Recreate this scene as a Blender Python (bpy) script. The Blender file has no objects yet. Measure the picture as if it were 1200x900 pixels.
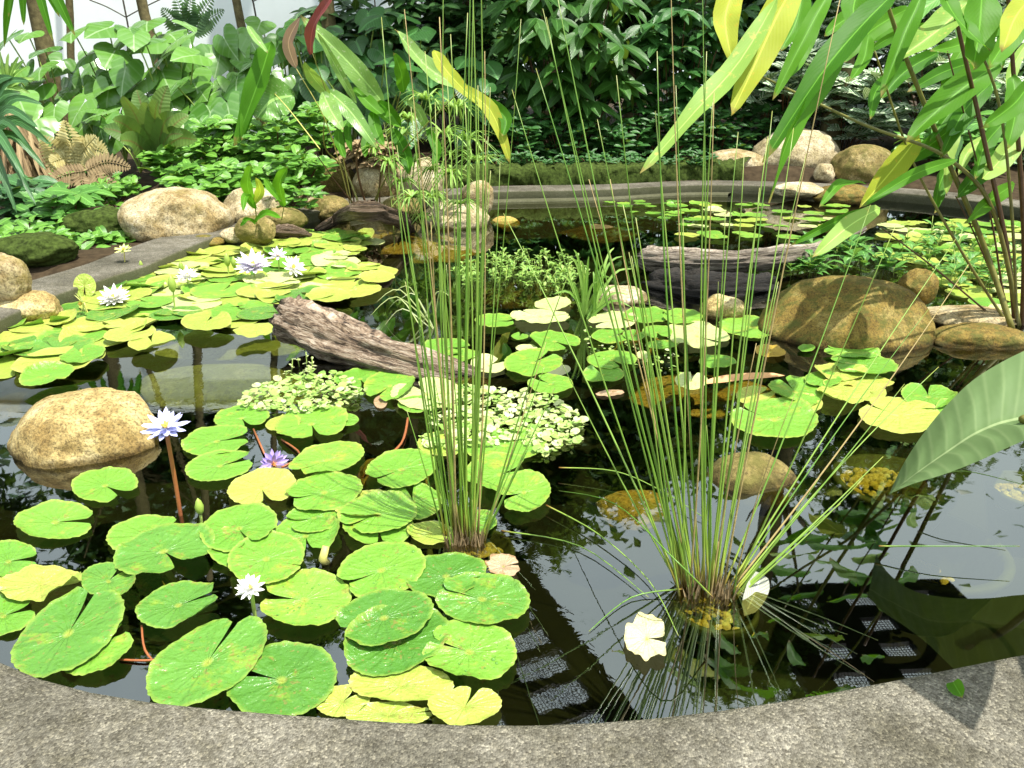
import bpy, math, random
from mathutils import Vector, noise, Matrix
rad = math.radians
SC = bpy.context.scene
COL = SC.collection
# ------------------------------------------------------------------ camera, world, sun, exposure
CZ, PITCH, FOC = 1.3, rad(22), 900.0
cam_d = bpy.data.cameras.new('camera'); cam_d.sensor_width = 36; cam_d.lens = 27
cam_d.clip_start = 0.02; cam_d.clip_end = 400
cam = bpy.data.objects.new('camera', cam_d); COL.objects.link(cam)
cam.location = (0, 0, CZ); cam.rotation_euler = (rad(90) - PITCH, 0, 0)
SC.camera = cam
SUN = Vector((0.30, -0.20, 0.93)).normalized()
w = bpy.data.worlds.new('World'); SC.world = w; w.use_nodes = True
nt = w.node_tree; bg = nt.nodes['Background']
sky = nt.nodes.new('ShaderNodeTexSky'); sky.sky_type = 'NISHITA'; sky.sun_disc = False
sky.sun_elevation = math.asin(SUN.z); sky.sun_rotation = math.atan2(SUN.x, SUN.y)
sky.dust_density = 4.0; sky.air_density = 1.0; sky.ozone_density = 1.0
tcw = nt.nodes.new('ShaderNodeTexCoord'); cn = nt.nodes.new('ShaderNodeTexNoise'); cn.inputs['Scale'].default_value = 1.7; cn.inputs['Detail'].default_value = 6
nt.links.new(tcw.outputs['Generated'], cn.inputs['Vector'])
cr_ = nt.nodes.new('ShaderNodeValToRGB'); cr_.color_ramp.elements[0].position = .30; cr_.color_ramp.elements[0].color = (.25,) * 3 + (1,); cr_.color_ramp.elements[1].position = .62
nt.links.new(cn.outputs[0], cr_.inputs[0])
mx_ = nt.nodes.new('ShaderNodeMix'); mx_.data_type = 'RGBA'; nt.links.new(cr_.outputs[0], mx_.inputs[0]); nt.links.new(sky.outputs[0], mx_.inputs[6]); mx_.inputs[7].default_value = (6.0, 6.8, 6.9, 1)   # bright thin tropical cloud
nt.links.new(mx_.outputs[2], bg.inputs[0]); bg.inputs[1].default_value = 0.15
sl = bpy.data.lights.new('sun', 'SUN'); sl.energy = 5.0; sl.angle = rad(0.6); sl.color = (1, .955, .87)
so = bpy.data.objects.new('sun', sl); COL.objects.link(so)
so.rotation_euler = SUN.to_track_quat('Z', 'Y').to_euler(); so.location = (3, 2, 12)
SC.view_settings.view_transform = 'Standard'; SC.view_settings.look = 'None'
SC.view_settings.exposure = 0.74; SC.view_settings.gamma = 1
SC.cycles.max_bounces = 6; SC.cycles.diffuse_bounces = 3; SC.cycles.glossy_bounces = 3
SC.cycles.transmission_bounces = 3; SC.cycles.transparent_max_bounces = 10
SC.cycles.sample_clamp_indirect = 4; SC.cycles.use_denoising = True
SC.cycles.caustics_reflective = False; SC.cycles.caustics_refractive = False

# ------------------------------------------------------------------ helpers
CC, SS = math.cos(PITCH), math.sin(PITCH)
def ray(px, py):
    u = (px - 600) / FOC; v = (450 - py) / FOC
    return Vector((u, CC + SS * v, -SS + CC * v))
def P(px, py, z=0.0):                       # point of the level z seen at that pixel of the photo
    d = ray(px, py); return Vector((0, 0, CZ)) + d * ((z - CZ) / d.z)
def Q(px, py, Y):                           # point at depth Y
    d = ray(px, py); return Vector((0, 0, CZ)) + d * (Y / d.y)
def scale_at(p):                            # metres per photo pixel at p
    return (CC * p.y + SS * (CZ - p.z)) / FOC
R = random.Random(7)
U = R.uniform
def lerp(a, b, t): return a + (b - a) * t
def nz(x, y, z=0.0): return noise.noise(Vector((x, y, z)))
def tag(o, label=None, cat=None, group=None, kind=None):
    if label: o['label'] = label
    if cat: o['category'] = cat
    if group: o['group'] = group
    if kind: o['kind'] = kind
    return o
class MB:
    def __init__(s): s.v = []; s.f = []; s.c = []
    def add(s, vs, fs, cs=None):
        n = len(s.v); s.v += [tuple(v) for v in vs]; s.f += [tuple(i + n for i in f) for f in fs]
        s.c += cs if cs else [(0, 0, .5)] * len(vs)
    def build(s, name, mat, parent=None, smooth=True, loc=None):
        vs = s.v
        if loc is not None: vs = [(v[0] - loc[0], v[1] - loc[1], v[2] - loc[2]) for v in vs]
        me = bpy.data.meshes.new(name); me.from_pydata(vs, [], s.f); me.validate()
        if smooth: me.polygons.foreach_set('use_smooth', [True] * len(me.polygons))
        a = me.color_attributes.new('luv', 'FLOAT_COLOR', 'POINT')
        flat = []
        for c in s.c: flat += [c[0], c[1], c[2], 1.0]
        if len(flat) == 4 * len(me.vertices): a.data.foreach_set('color', flat)
        me.materials.append(mat); me.update()
        o = bpy.data.objects.new(name, me); COL.objects.link(o)
        if loc is not None: o.location = loc
        if parent: o.parent = parent
        return o
def empty(name, loc=(0, 0, 0)):
    o = bpy.data.objects.new(name, None); o.empty_display_size = .1; o.location = loc; COL.objects.link(o); return o
def part(mb, name, mat, root, smooth=True, parent=None):
    o = mb.build(name, mat, None, smooth, tuple(root.location)); o.location = (0, 0, 0); o.parent = parent or root; return o
def box(mb, c, sx, sy, sz, rz=0, col=(0, 0, .5)):
    ca, sa = math.cos(rz), math.sin(rz); vs = []
    for dz in (-.5, .5):
        for dx, dy in ((-.5, -.5), (.5, -.5), (.5, .5), (-.5, .5)):
            x, y = dx * sx, dy * sy
            vs.append((c[0] + x * ca - y * sa, c[1] + x * sa + y * ca, c[2] + dz * sz))
    mb.add(vs, [(3, 2, 1, 0), (4, 5, 6, 7), (0, 1, 5, 4), (1, 2, 6, 5), (2, 3, 7, 6), (3, 0, 4, 7)], [col] * 8)
def tube(mb, pts, rr, n=6, tint=.5, cap=True):
    pts = [Vector(p) for p in pts]; k = len(pts)
    if not hasattr(rr, '__len__'): rr = [rr] * k
    vs = []; cs = []; fs = []
    ref = Vector((0.13, .9, .21))
    for i, p in enumerate(pts):
        t = (pts[min(i + 1, k - 1)] - pts[max(i - 1, 0)])
        if t.length < 1e-9: t = Vector((0, 0, 1))
        t.normalize(); a = t.cross(ref)
        if a.length < .05: a = t.cross(Vector((1, 0, 0)))
        a.normalize(); b = t.cross(a)
        for j in range(n):
            th = 2 * math.pi * j / n
            vs.append(p + (a * math.cos(th) + b * math.sin(th)) * rr[i]); cs.append((j / n * 2 - 1, i / max(1, k - 1), tint))
    for i in range(k - 1):
        for j in range(n):
            j2 = (j + 1) % n; fs.append((i * n + j, i * n + j2, i * n + n + j2, i * n + n + j))
    if cap: fs.append(tuple(range(n))[::-1]); fs.append(tuple(range((k - 1) * n, k * n)))
    mb.add(vs, fs, cs)
def curve(p0, p1, bow, n=8):                # arc from p0 to p1 bowed by the vector bow
    p0, p1, bow = Vector(p0), Vector(p1), Vector(bow)
    return [p0.lerp(p1, i / n) + bow * (4 * (i / n) * (1 - i / n)) for i in range(n + 1)]
def spline(ps, m=6):
    ps = [Vector(p) for p in ps]; out = []
    for i in range(len(ps) - 1):
        a, b, c, d = ps[max(i - 1, 0)], ps[i], ps[i + 1], ps[min(i + 2, len(ps) - 1)]
        for k in range(m):
            t = k / m
            out.append(.5 * ((2 * b) + (c - a) * t + (2 * a - 5 * b + 4 * c - d) * t * t + (3 * b - a - 3 * c + d) * t ** 3))
    out.append(ps[-1]); return out
def wshape(shape, t):
    if shape == 'lance': return max(0.0, math.sin(math.pi * min(1, t ** .85))) ** .8
    if shape == 'strap': return min(1, .45 + t * 3) * (1 - t ** 5) ** .7 if t < 1 else 0
    if shape == 'oval': return math.sqrt(max(0, 1 - (2 * t - 1) ** 2))
    if shape == 'obo': return max(0, math.sin(math.pi * t ** 1.5)) ** .75
    if shape == 'blade': return (1 - t) ** .6 * min(1, .6 + 2 * t)
    return max(0, math.sin(math.pi * t))
def leaf(mb, p0, p1, width, nrm, arch=0.0, shape='lance', fold=.2, wave=0.0, n=7, tint=None, cross=2, path=None, tw=0.0, sf=1):
    # one leaf blade from p0 to p1, its face towards nrm, bulging by arch along it
    p0, p1, nrm = Vector(p0), Vector(p1), Vector(nrm)
    tint = U(0, 1) if tint is None else tint
    L = (p1 - p0).length
    if L < 1e-6: return
    if path is None:
        ax = (p1 - p0).normalized(); s0 = ax.cross(nrm)
        if s0.length < 1e-3: s0 = ax.cross(Vector((.3, .2, .9)))
        s0.normalize(); up = s0.cross(ax)
        path = [p0.lerp(p1, i / n) + up * (arch * L * 4 * (i / n) * (1 - i / n)) for i in range(n + 1)]
    else: n = len(path) - 1
    vs = []; cs = []; fs = []; ph = U(0, 9)
    m = 2 * cross + 1
    for i, c in enumerate(path):
        t = i / n
        ax = (path[min(n, i + 1)] - path[max(0, i - 1)]).normalized()
        s = ax.cross(nrm)
        if s.length < 1e-3: s = ax.cross(Vector((.3, .2, .9)))
        s.normalize()
        if tw: s = Matrix.Rotation(tw * t, 3, ax) @ s
        u_ = s.cross(ax)
        hw = width / 2 * wshape(shape, t)
        for j in range(m):
            a = (j - cross) / cross
            wv = wave * width * math.sin(ph + t * 17 * sf + (2 if a > 0 else 0)) * abs(a)
            vs.append(c + s * (hw * a) + u_ * (abs(a) * hw * fold + wv)); cs.append((a, t, tint))
    for i in range(n):
        for j in range(m - 1): fs.append((i * m + j, i * m + j + 1, (i + 1) * m + j + 1, (i + 1) * m + j))
    mb.add(vs, fs, cs)
HT = [.70, .57, .50, .46, .45, .45, .455, .465, .48, .49, .46, .36, .14]
def heart(mb, hub, tipdir, nrm, L, W=None, cup=.12, droop=.15, tint=None, n=25, shape='heart'):
    hub, tipdir, nrm = Vector(hub), Vector(tipdir), Vector(nrm).normalized()
    tipdir = (tipdir - nrm * tipdir.dot(nrm)).normalized(); s = tipdir.cross(nrm)
    W = W or L * .85; tint = U(0, 1) if tint is None else tint
    vs = [hub]; cs = [(0, 0, tint)]; fs = []
    th = [lerp(-172, 172, i / (n - 1)) for i in range(n)]
    ph = U(0, 6)
    for ring in (.5, 1.0):
        for a in th:
            r = rad(a); ca = abs(a) / 180
            if shape == 'heart':
                k = abs(a) / 172 * (len(HT) - 1); q = min(int(k), len(HT) - 2); rq = lerp(HT[q], HT[q + 1], k - q)
                rx = rq * abs(math.sin(r)) * 1.06; ry = rq * math.cos(r)
            else: rx = .5 * abs(math.sin(r)); ry = .5 * math.cos(r)
            x = math.copysign(rx, r) * W * 1.03; y = ry * L
            x *= ring; y *= ring
            h = -droop * L * (max(0, y / L)) ** 2 * 1.6 - cup * W * (abs(x) / W) ** 2 * 2 + .02 * L * math.sin(3 * r + ph) * ring
            vs.append(hub + s * x + tipdir * y + nrm * h); cs.append((x / W * 2, y / L, tint))
    for j in range(n - 1):
        fs.append((0, 1 + j, 2 + j)); fs.append((1 + j, 1 + n + j, 2 + n + j, 2 + j))
    mb.add(vs, fs, cs)

# ------------------------------------------------------------------ materials
def newmat(name):
    m = bpy.data.materials.new(name); m.use_nodes = True; t = m.node_tree
    return m, t, t.nodes, t.links, t.nodes['Principled BSDF']
def N(t, kind, **kw):
    n = t.nodes.new(kind)
    for k, v in kw.items():
        if k in n.inputs.keys(): n.inputs[k].default_value = v
        else: setattr(n, k, v)
    return n
def ramp(t, fac, stops):
    r = t.nodes.new('ShaderNodeValToRGB'); e = r.color_ramp.elements
    while len(e) < len(stops): e.new(.5)
    for el, (p, c) in zip(e, stops): el.position = p; el.color = (*c, 1) if len(c) == 3 else c
    t.links.new(fac, r.inputs[0]); return r.outputs[0]
def mix(t, a, b, f, mode='MIX'):
    m = t.nodes.new('ShaderNodeMix'); m.data_type = 'RGBA'; m.blend_type = mode
    for sock, v in ((m.inputs[0], f), (m.inputs[6], a), (m.inputs[7], b)):
        if hasattr(v, 'is_linked') or hasattr(v, 'links'): t.links.new(v, sock)
        else: sock.default_value = v if not isinstance(v, tuple) else ((*v, 1) if len(v) == 3 else v)
    return m.outputs[2]
def mth(t, op, a, b=0.0, c=None):
    m = t.nodes.new('ShaderNodeMath'); m.operation = op
    for i, v in enumerate((a, b, c)):
        if v is None: continue
        if hasattr(v, 'links'): t.links.new(v, m.inputs[i])
        else: m.inputs[i].default_value = v
    return m.outputs[0]
def coords(t, scale=1.0, kind='Object'):
    tc = t.nodes.new('ShaderNodeTexCoord'); mp = t.nodes.new('ShaderNodeMapping')
    mp.inputs['Scale'].default_value = (scale,) * 3 if not isinstance(scale, tuple) else scale
    t.links.new(tc.outputs[kind], mp.inputs[0]); return mp.outputs[0]
def noise_n(t, vec, scale, detail=4, rough=.6, dist=0):
    n = N(t, 'ShaderNodeTexNoise', Scale=scale, Detail=detail, Roughness=rough, Distortion=dist)
    t.links.new(vec, n.inputs['Vector']); return n.outputs[0]
def bump(t, h, strength, dist, bsdf):
    b = N(t, 'ShaderNodeBump', Strength=strength, Distance=dist); t.links.new(h, b.inputs['Height'])
    t.links.new(b.outputs[0], bsdf.inputs['Normal']); return b
def geo_pos(t):
    g = t.nodes.new('ShaderNodeNewGeometry'); return g.outputs['Position']

def leaf_mat(name, dark, light, rough=.4, trans=.3, vein=.25, veins=11, slant=3.0, rib=.08, ribcol=None, spot=None, white=None, spec=.5, bmp=.4, tcol=None, tipb=False):
    m, t, ns, lk, b = newmat(name)
    at = N(t, 'ShaderNodeAttribute', attribute_name='luv'); sx = ns.new('ShaderNodeSeparateXYZ'); lk.new(at.outputs['Vector'], sx.inputs[0])
    u, v, ti = sx.outputs
    au = mth(t, 'ABSOLUTE', u)
    pos = geo_pos(t); nn = noise_n(t, pos, 14, 3)
    f = mth(t, 'ADD', mth(t, 'MULTIPLY', ti, .75), mth(t, 'MULTIPLY', nn, .3))
    col = mix(t, dark, light, f)
    wv = mth(t, 'SINE', mth(t, 'SUBTRACT', mth(t, 'MULTIPLY', v, veins * 6.28), mth(t, 'MULTIPLY', au, slant * 6.28)))
    if white:
        wf = mth(t, 'GREATER_THAN', mth(t, 'ADD', wv, mth(t, 'MULTIPLY', nn, .6)), .25)
        col = mix(t, col, white, wf)
    else:
        vf = mth(t, 'MULTIPLY', mth(t, 'POWER', mth(t, 'MAXIMUM', wv, 0.0), 4.0), vein)
        col = mix(t, col, ribcol or tuple(min(1, c * 1.8 + .02) for c in light), vf)
    rf = mth(t, 'MULTIPLY', mth(t, 'LESS_THAN', au, rib), .6)
    col = mix(t, col, ribcol or tuple(min(1, c * 1.9 + .03) for c in light), rf)
    if tipb:
        tf = ramp(t, mth(t, 'ADD', v, mth(t, 'MULTIPLY', mth(t, 'SUBTRACT', noise_n(t, pos, 25, 3), .5), .25)), [(.90, (0, 0, 0)), (.97, (1, 1, 1))]); col = mix(t, col, (.30, .20, .07), mth(t, 'MULTIPLY', tf, .8))
    if spot:
        sp = noise_n(t, pos, 35, 3); sf = ramp(t, sp, [(.60, (0, 0, 0)), (.68, (1, 1, 1))])
        col = mix(t, col, spot, mth(t, 'MULTIPLY', sf, .8))
    lk.new(col, b.inputs['Base Color']); b.inputs['Roughness'].default_value = rough
    b.inputs['Specular IOR Level'].default_value = spec
    bp = bump(t, wv, bmp, .002, b)
    tr = ns.new('ShaderNodeBsdfTranslucent'); lk.new(mix(t, col, tcol or (.5, .75, .05), .35), tr.inputs[0])
    ms = N(t, 'ShaderNodeMixShader'); ms.inputs[0].default_value = trans
    lk.new(b.outputs[0], ms.inputs[1]); lk.new(tr.outputs[0], ms.inputs[2]); lk.new(ms.outputs[0], ns['Material Output'].inputs[0])
    return m
def pad_mat(name, dark, light, edge, blotch, pale=.0, rough=.33):
    m, t, ns, lk, b = newmat(name)
    at = N(t, 'ShaderNodeAttribute', attribute_name='luv'); sx = ns.new('ShaderNodeSeparateXYZ'); lk.new(at.outputs['Vector'], sx.inputs[0])
    u, v, ti = sx.outputs
    r = mth(t, 'SQRT', mth(t, 'ADD', mth(t, 'MULTIPLY', u, u), mth(t, 'MULTIPLY', v, v)))
    an = mth(t, 'ARCTAN2', v, u)
    pos = geo_pos(t); nn = noise_n(t, pos, 9, 5, .65); n2 = noise_n(t, pos, 60, 3)
    oi = ns.new('ShaderNodeObjectInfo'); rnd = oi.outputs['Random']
    f = mth(t, 'ADD', mth(t, 'MULTIPLY', rnd, .55), mth(t, 'MULTIPLY', nn, .6))
    col = mix(t, dark, light, f)
    # forked radial veins
    vs_ = mth(t, 'SINE', mth(t, 'ADD', mth(t, 'MULTIPLY', an, 15.0), mth(t, 'MULTIPLY', nn, 3.0)))
    vfine = mth(t, 'SINE', mth(t, 'ADD', mth(t, 'MULTIPLY', an, 30.0), mth(t, 'MULTIPLY', n2, 5.0)))
    ve = mth(t, 'MULTIPLY', mth(t, 'POWER', mth(t, 'MAXIMUM', vs_, 0.0), 8.0), .08)
    col = mix(t, col, light, ve)
    hubf = ramp(t, r, [(0.0, (.8, .8, .8)), (.05, (.5, .5, .5)), (.12, (0, 0, 0))])
    col = mix(t, col, (.55, .6, .1), hubf)
    ed = ramp(t, mth(t, 'ADD', r, mth(t, 'MULTIPLY', mth(t, 'SUBTRACT', n2, .5), .12)), [(.90, (0, 0, 0)), (1.02, (1, 1, 1))])
    col = mix(t, col, edge, mth(t, 'MULTIPLY', ed, .6))
    bl = noise_n(t, pos, 13, 4, .7)
    bf = ramp(t, mth(t, 'ADD', bl, mth(t, 'MULTIPLY', rnd, .08)), [(.60, (0, 0, 0)), (.72, (1, 1, 1))])
    col = mix(t, col, blotch, mth(t, 'MULTIPLY', bf, .55))
    sp = noise_n(t, pos, 75, 2, .5); sf = ramp(t, mth(t, 'ADD', mth(t, 'MULTIPLY', sp, .6), mth(t, 'MULTIPLY', bl, .4)), [(.585, (0, 0, 0)), (.62, (1, 1, 1))])
    col = mix(t, col, (.24, .17, .05), mth(t, 'MULTIPLY', sf, .55))
    lk.new(col, b.inputs['Base Color']); b.inputs['Roughness'].default_value = rough
    b.inputs['Specular IOR Level'].default_value = .5
    h = mth(t, 'ADD', mth(t, 'MULTIPLY', vs_, -.16), mth(t, 'ADD', mth(t, 'MULTIPLY', vfine, .12), mth(t, 'ADD', mth(t, 'MULTIPLY', noise_n(t, pos, 34, 4), 3.0), mth(t, 'MULTIPLY', nn, 4.0))))
    bump(t, h, .8, .004, b)
    tr = ns.new('ShaderNodeBsdfTranslucent'); lk.new(col, tr.inputs[0])
    ms = N(t, 'ShaderNodeMixShader'); ms.inputs[0].default_value = .12
    lk.new(b.outputs[0], ms.inputs[1]); lk.new(tr.outputs[0], ms.inputs[2]); lk.new(ms.outputs[0], ns['Material Output'].inputs[0])
    return m
def plain(name, col, rough=.6, var=.25, nscale=20, bstr=.2, spec=.4, metal=0):
    m, t, ns, lk, b = newmat(name)
    pos = geo_pos(t); nn = noise_n(t, pos, nscale, 5, .65)
    c = ramp(t, nn, [(.3, tuple(x * (1 - var) for x in col)), (.7, tuple(min(1, x * (1 + var)) for x in col))])
    lk.new(c, b.inputs['Base Color']); b.inputs['Roughness'].default_value = rough
    b.inputs['Specular IOR Level'].default_value = spec; b.inputs['Metallic'].default_value = metal
    bump(t, nn, bstr, .01, b); return m
def rock_mat(name, c1, c2, c3, moss=None, mossamt=.5, sc=1.0, contrast=1.0):
    m, t, ns, lk, b = newmat(name)
    pos = geo_pos(t)
    big = noise_n(t, pos, 5 * sc, 5, .62); fine = noise_n(t, pos, 75 * sc, 4, .75); mid = noise_n(t, pos, 22 * sc, 5, .7, .4)
    col = ramp(t, big, [(.36, c1), (.52, c2), (.68, c3)])
    sp = ramp(t, fine, [(.38, (.25, .22, .18)), (.50, (1, 1, 1)), (.66, (1.35, 1.3, 1.2))])
    col = mix(t, col, sp, .75 * contrast, 'MULTIPLY')
    md = ramp(t, mid, [(.32, (.45, .40, .30)), (.52, (1, 1, 1))])
    col = mix(t, col, md, .75, 'MULTIPLY')
    if moss:
        g = ns.new('ShaderNodeNewGeometry'); sxx = ns.new('ShaderNodeSeparateXYZ'); lk.new(g.outputs['Normal'], sxx.inputs[0])
        mf = ramp(t, noise_n(t, pos, 9 * sc, 5, .7), [(.62 - .3 * mossamt, (0, 0, 0)), (.76 - .3 * mossamt, (1, 1, 1))])
        col = mix(t, col, moss, mth(t, 'MULTIPLY', mf, .85))
    sz = ns.new('ShaderNodeSeparateXYZ'); lk.new(pos, sz.inputs[0])
    wet = ramp(t, mth(t, 'ADD', sz.outputs[2], mth(t, 'MULTIPLY', mth(t, 'SUBTRACT', mid, .5), .05)), [(.012, (.42, .38, .28)), (.035, (1, 1, 1))]) if not name.startswith('sub') and name != 'yellow_gravel' else (1, 1, 1)
    col = mix(t, col, wet, 1.0, 'MULTIPLY')
    crk = N(t, 'ShaderNodeTexVoronoi', Scale=7.0 * sc, feature='DISTANCE_TO_EDGE'); lk.new(mix(t, pos, (0, 0, 0), 0.0), crk.inputs['Vector'])
    cf = ramp(t, mth(t, 'ADD', crk.outputs[0], mth(t, 'MULTIPLY', mid, .06)), [(.030, (.55, .48, .38)), (.05, (1, 1, 1))])
    col = mix(t, col, cf, .45, 'MULTIPLY')
    lk.new(col, b.inputs['Base Color']); b.inputs['Roughness'].default_value = .82; b.inputs['Specular IOR Level'].default_value = .3
    h = mth(t, 'ADD', mth(t, 'MULTIPLY', fine, .35), mid); bump(t, h, .8, .015 / sc, b); return m

M = {}
M['pad_bright'] = pad_mat('pad_bright', (.10, .28, .025), (.20, .40, .05), (.36, .45, .08), (.38, .46, .05))
M['pad_deep'] = pad_mat('pad_deep', (.055, .18, .022), (.12, .29, .04), (.28, .38, .06), (.26, .36, .035), rough=.27)
M['pad_yellow'] = pad_mat('pad_yellow', (.25, .37, .045), (.40, .49, .09), (.46, .44, .12), (.50, .42, .09))
M['pad_pale'] = pad_mat('pad_pale', (.36, .46, .16), (.58, .64, .28), (.52, .55, .16), (.64, .60, .30))
M['pad_brown'] = pad_mat('pad_brown', (.30, .22, .03), (.50, .34, .05), (.35, .22, .04), (.25, .14, .03))
M['under'] = plain('pad_stalk_brown', (.16, .07, .03), .5)
M['philo'] = leaf_mat('heart_leaf', (.03, .12, .012), (.15, .32, .055), rough=.27, vein=.13, veins=4, slant=1.1, rib=.04, ribcol=(.35, .5, .25), trans=.15, spec=.7)
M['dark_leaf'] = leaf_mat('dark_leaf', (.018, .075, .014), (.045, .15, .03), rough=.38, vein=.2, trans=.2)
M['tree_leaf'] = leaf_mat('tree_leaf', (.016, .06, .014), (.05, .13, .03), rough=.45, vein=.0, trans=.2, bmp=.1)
M['mid_leaf'] = leaf_mat('mid_leaf', (.04, .15, .025), (.14, .33, .06), rough=.35, vein=.2, trans=.25)
M['cover_leaf'] = leaf_mat('cover_leaf', (.028, .12, .012), (.15, .34, .04), rough=.35, vein=.15, trans=.2)
M['ginger'] = leaf_mat('ginger_leaf', tipb=True, dark=(.03, .13, .006), light=(.10, .27, .015), rough=.5, spec=.18, tcol=(.32, .75, .02), vein=.06, veins=22, slant=5, rib=.05, trans=.44, bmp=.07)
M['ginger_pale'] = leaf_mat('ginger_leaf_pale', tipb=True, dark=(.18, .33, .05), light=(.28, .42, .09), rough=.5, spec=.2, vein=.06, veins=22, slant=5, rib=.05, trans=.3, bmp=.07, spot=(.45, .42, .10))
M['lime'] = leaf_mat('lime_leaf', tipb=True, dark=(.32, .38, .03), light=(.44, .48, .06), rough=.55, spec=.15, bmp=.07, vein=.05, veins=22, slant=5, rib=.05, trans=.45, spot=(.55, .42, .05))
M['silver'] = leaf_mat('pale_mottled_leaf', tipb=True, dark=(.08, .24, .03), light=(.28, .44, .12), rough=.33, vein=.12, veins=18, slant=4, rib=.07, trans=.28, bmp=.1, spot=(.50, .56, .34))
M['varieg'] = leaf_mat('striped_leaf', (.025, .10, .03), (.06, .20, .05), rough=.4, veins=6, slant=1.3, white=(.58, .66, .48), trans=.15, rib=.1, ribcol=(.45, .5, .35))
M['strap_blue'] = leaf_mat('strap_leaf', (.015, .07, .018), (.06, .17, .045), rough=.4, vein=0, rib=.08, trans=.12)
M['fern_green'] = leaf_mat('nest_fern_leaf', (.06, .14, .02), (.18, .28, .07), rough=.4, vein=.15, veins=16, slant=1, rib=.1, ribcol=(.16, .10, .04), trans=.25)
M['dead_fern'] = leaf_mat('dead_fern', (.42, .34, .10), (.62, .56, .26), rough=.7, vein=0, trans=.3, tcol=(.6, .5, .2))
M['red_leaf'] = leaf_mat('red_leaf', (.16, .025, .03), (.30, .07, .06), rough=.35, vein=.1, trans=.15, tcol=(.5, .08, .05))
M['pink_leaf'] = leaf_mat('pink_leaf', (.36, .20, .16), (.50, .34, .24), rough=.4, vein=.1, trans=.2, tcol=(.5, .3, .2))
M['sedge'] = leaf_mat('sedge_leaf', (.12, .28, .03), (.34, .52, .12), rough=.4, vein=0, trans=.25)
M['ear'] = leaf_mat('large_grey_green_leaf', (.085, .14, .05), (.12, .19, .07), rough=.65, spec=.2, vein=.15, veins=7, slant=1.1, rib=.03, ribcol=(.30, .38, .18), trans=.1, bmp=.3)
M['moss'] = plain('moss', (.04, .06, .012), .95, .7, 30, 1.0, .1)
M['dry'] = leaf_mat('dry_leaf', (.16, .10, .045), (.38, .28, .14), rough=.8, vein=.1, trans=.15, tcol=(.4, .3, .1))
M['dry_stem'] = plain('dry_stem', (.34, .26, .10), .6, .3, 30)
M['dry_pale'] = leaf_mat('bleached_leaf', (.36, .38, .30), (.46, .48, .40), rough=.6, trans=.3, tcol=(.5, .5, .4))
M['weep'] = leaf_mat('weeping_leaf', (.014, .06, .008), (.05, .15, .02), rough=.38, vein=.1, veins=14, slant=3, trans=.25)
def reed_mat():
    m, t, ns, lk, b = newmat('reed_green')
    at = N(t, 'ShaderNodeAttribute', attribute_name='luv'); sx = ns.new('ShaderNodeSeparateXYZ'); lk.new(at.outputs['Vector'], sx.inputs[0])
    u, v, ti = sx.outputs
    oi = ns.new('ShaderNodeObjectInfo')
    g = mix(t, (.09, .22, .02), (.24, .38, .06), oi.outputs['Random'])
    base = ramp(t, v, [(0.0, (.26, .10, .02)), (.05, (.38, .30, .06)), (.12, (.30, .42, .05)), (.35, (0, 0, 0))])
    bf = ramp(t, v, [(.02, (1, 1, 1)), (.16, (.35, .35, .35)), (.4, (0, 0, 0))])
    col = mix(t, g, base, bf)
    tip = ramp(t, v, [(.94, (0, 0, 0)), (1.0, (1, 1, 1))]); col = mix(t, col, (.30, .20, .06), mth(t, 'MULTIPLY', tip, .5))
    lk.new(col, b.inputs['Base Color']); b.inputs['Roughness'].default_value = .35
    return m
M['reed'] = reed_mat()
def concrete(name, c1, c2, sc=1.0):
    m, t, ns, lk, b = newmat(name); pos = geo_pos(t)
    big = noise_n(t, pos, 2.2, 6, .65); fine = noise_n(t, pos, 150 * sc, 3, .7); mid = noise_n(t, pos, 28 * sc, 5, .75)
    col = ramp(t, big, [(.35, c1), (.62, c2)])
    col = mix(t, col, ramp(t, mid, [(.34, (.55, .52, .45)), (.55, (1, 1, 1)), (.72, (1.2, 1.17, 1.1))]), .6, 'MULTIPLY')
    vo = N(t, 'ShaderNodeTexVoronoi', Scale=210.0 * sc); lk.new(pos, vo.inputs['Vector']); vsx = ns.new('ShaderNodeSeparateColor'); lk.new(vo.outputs['Color'], vsx.inputs[0])
    col = mix(t, col, ramp(t, vsx.outputs[0], [(.0, (.35, .32, .27)), (.45, (.85, .83, .78)), (.8, (1.15, 1.12, 1.05)), (1.0, (1.9, 1.85, 1.7))]), .8, 'MULTIPLY')
    patch = noise_n(t, pos, 6, 6, .75, .6)
    col = mix(t, col, ramp(t, patch, [(.36, (.55, .53, .45)), (.58, (1, 1, 1)), (.70, (1.15, 1.13, 1.08))]), .7, 'MULTIPLY')
    szz = ns.new('ShaderNodeSeparateXYZ'); lk.new(pos, szz.inputs[0])
    ml = ramp(t, mth(t, 'ADD', szz.outputs[2], mth(t, 'MULTIPLY', mth(t, 'SUBTRACT', patch, .5), .012)), [(.088, (1, 1, 1)), (.0985, (0, 0, 0))])
    col = mix(t, col, (.07, .075, .03), mth(t, 'MULTIPLY', ml, .7))
    fine = mth(t, 'SUBTRACT', 1.0, mth(t, 'MULTIPLY', vo.outputs['Distance'], 1.5))
    lk.new(col, b.inputs['Base Color']); b.inputs['Roughness'].default_value = .85; b.inputs['Specular IOR Level'].default_value = .3
    bump(t, mth(t, 'ADD', fine, mth(t, 'MULTIPLY', mid, .5)), .7, .004, b); return m
M['rim'] = concrete('washed_pebble_concrete', (.095, .09, .07), (.20, .19, .16))
M['bank'] = plain('dark_soil', (.045, .032, .018), .95, .5, 12, 1.0, .1)
M['floor'] = plain('pond_bed_silt', (.009, .011, .005), .9, .6, 3, .5, .2)
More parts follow.
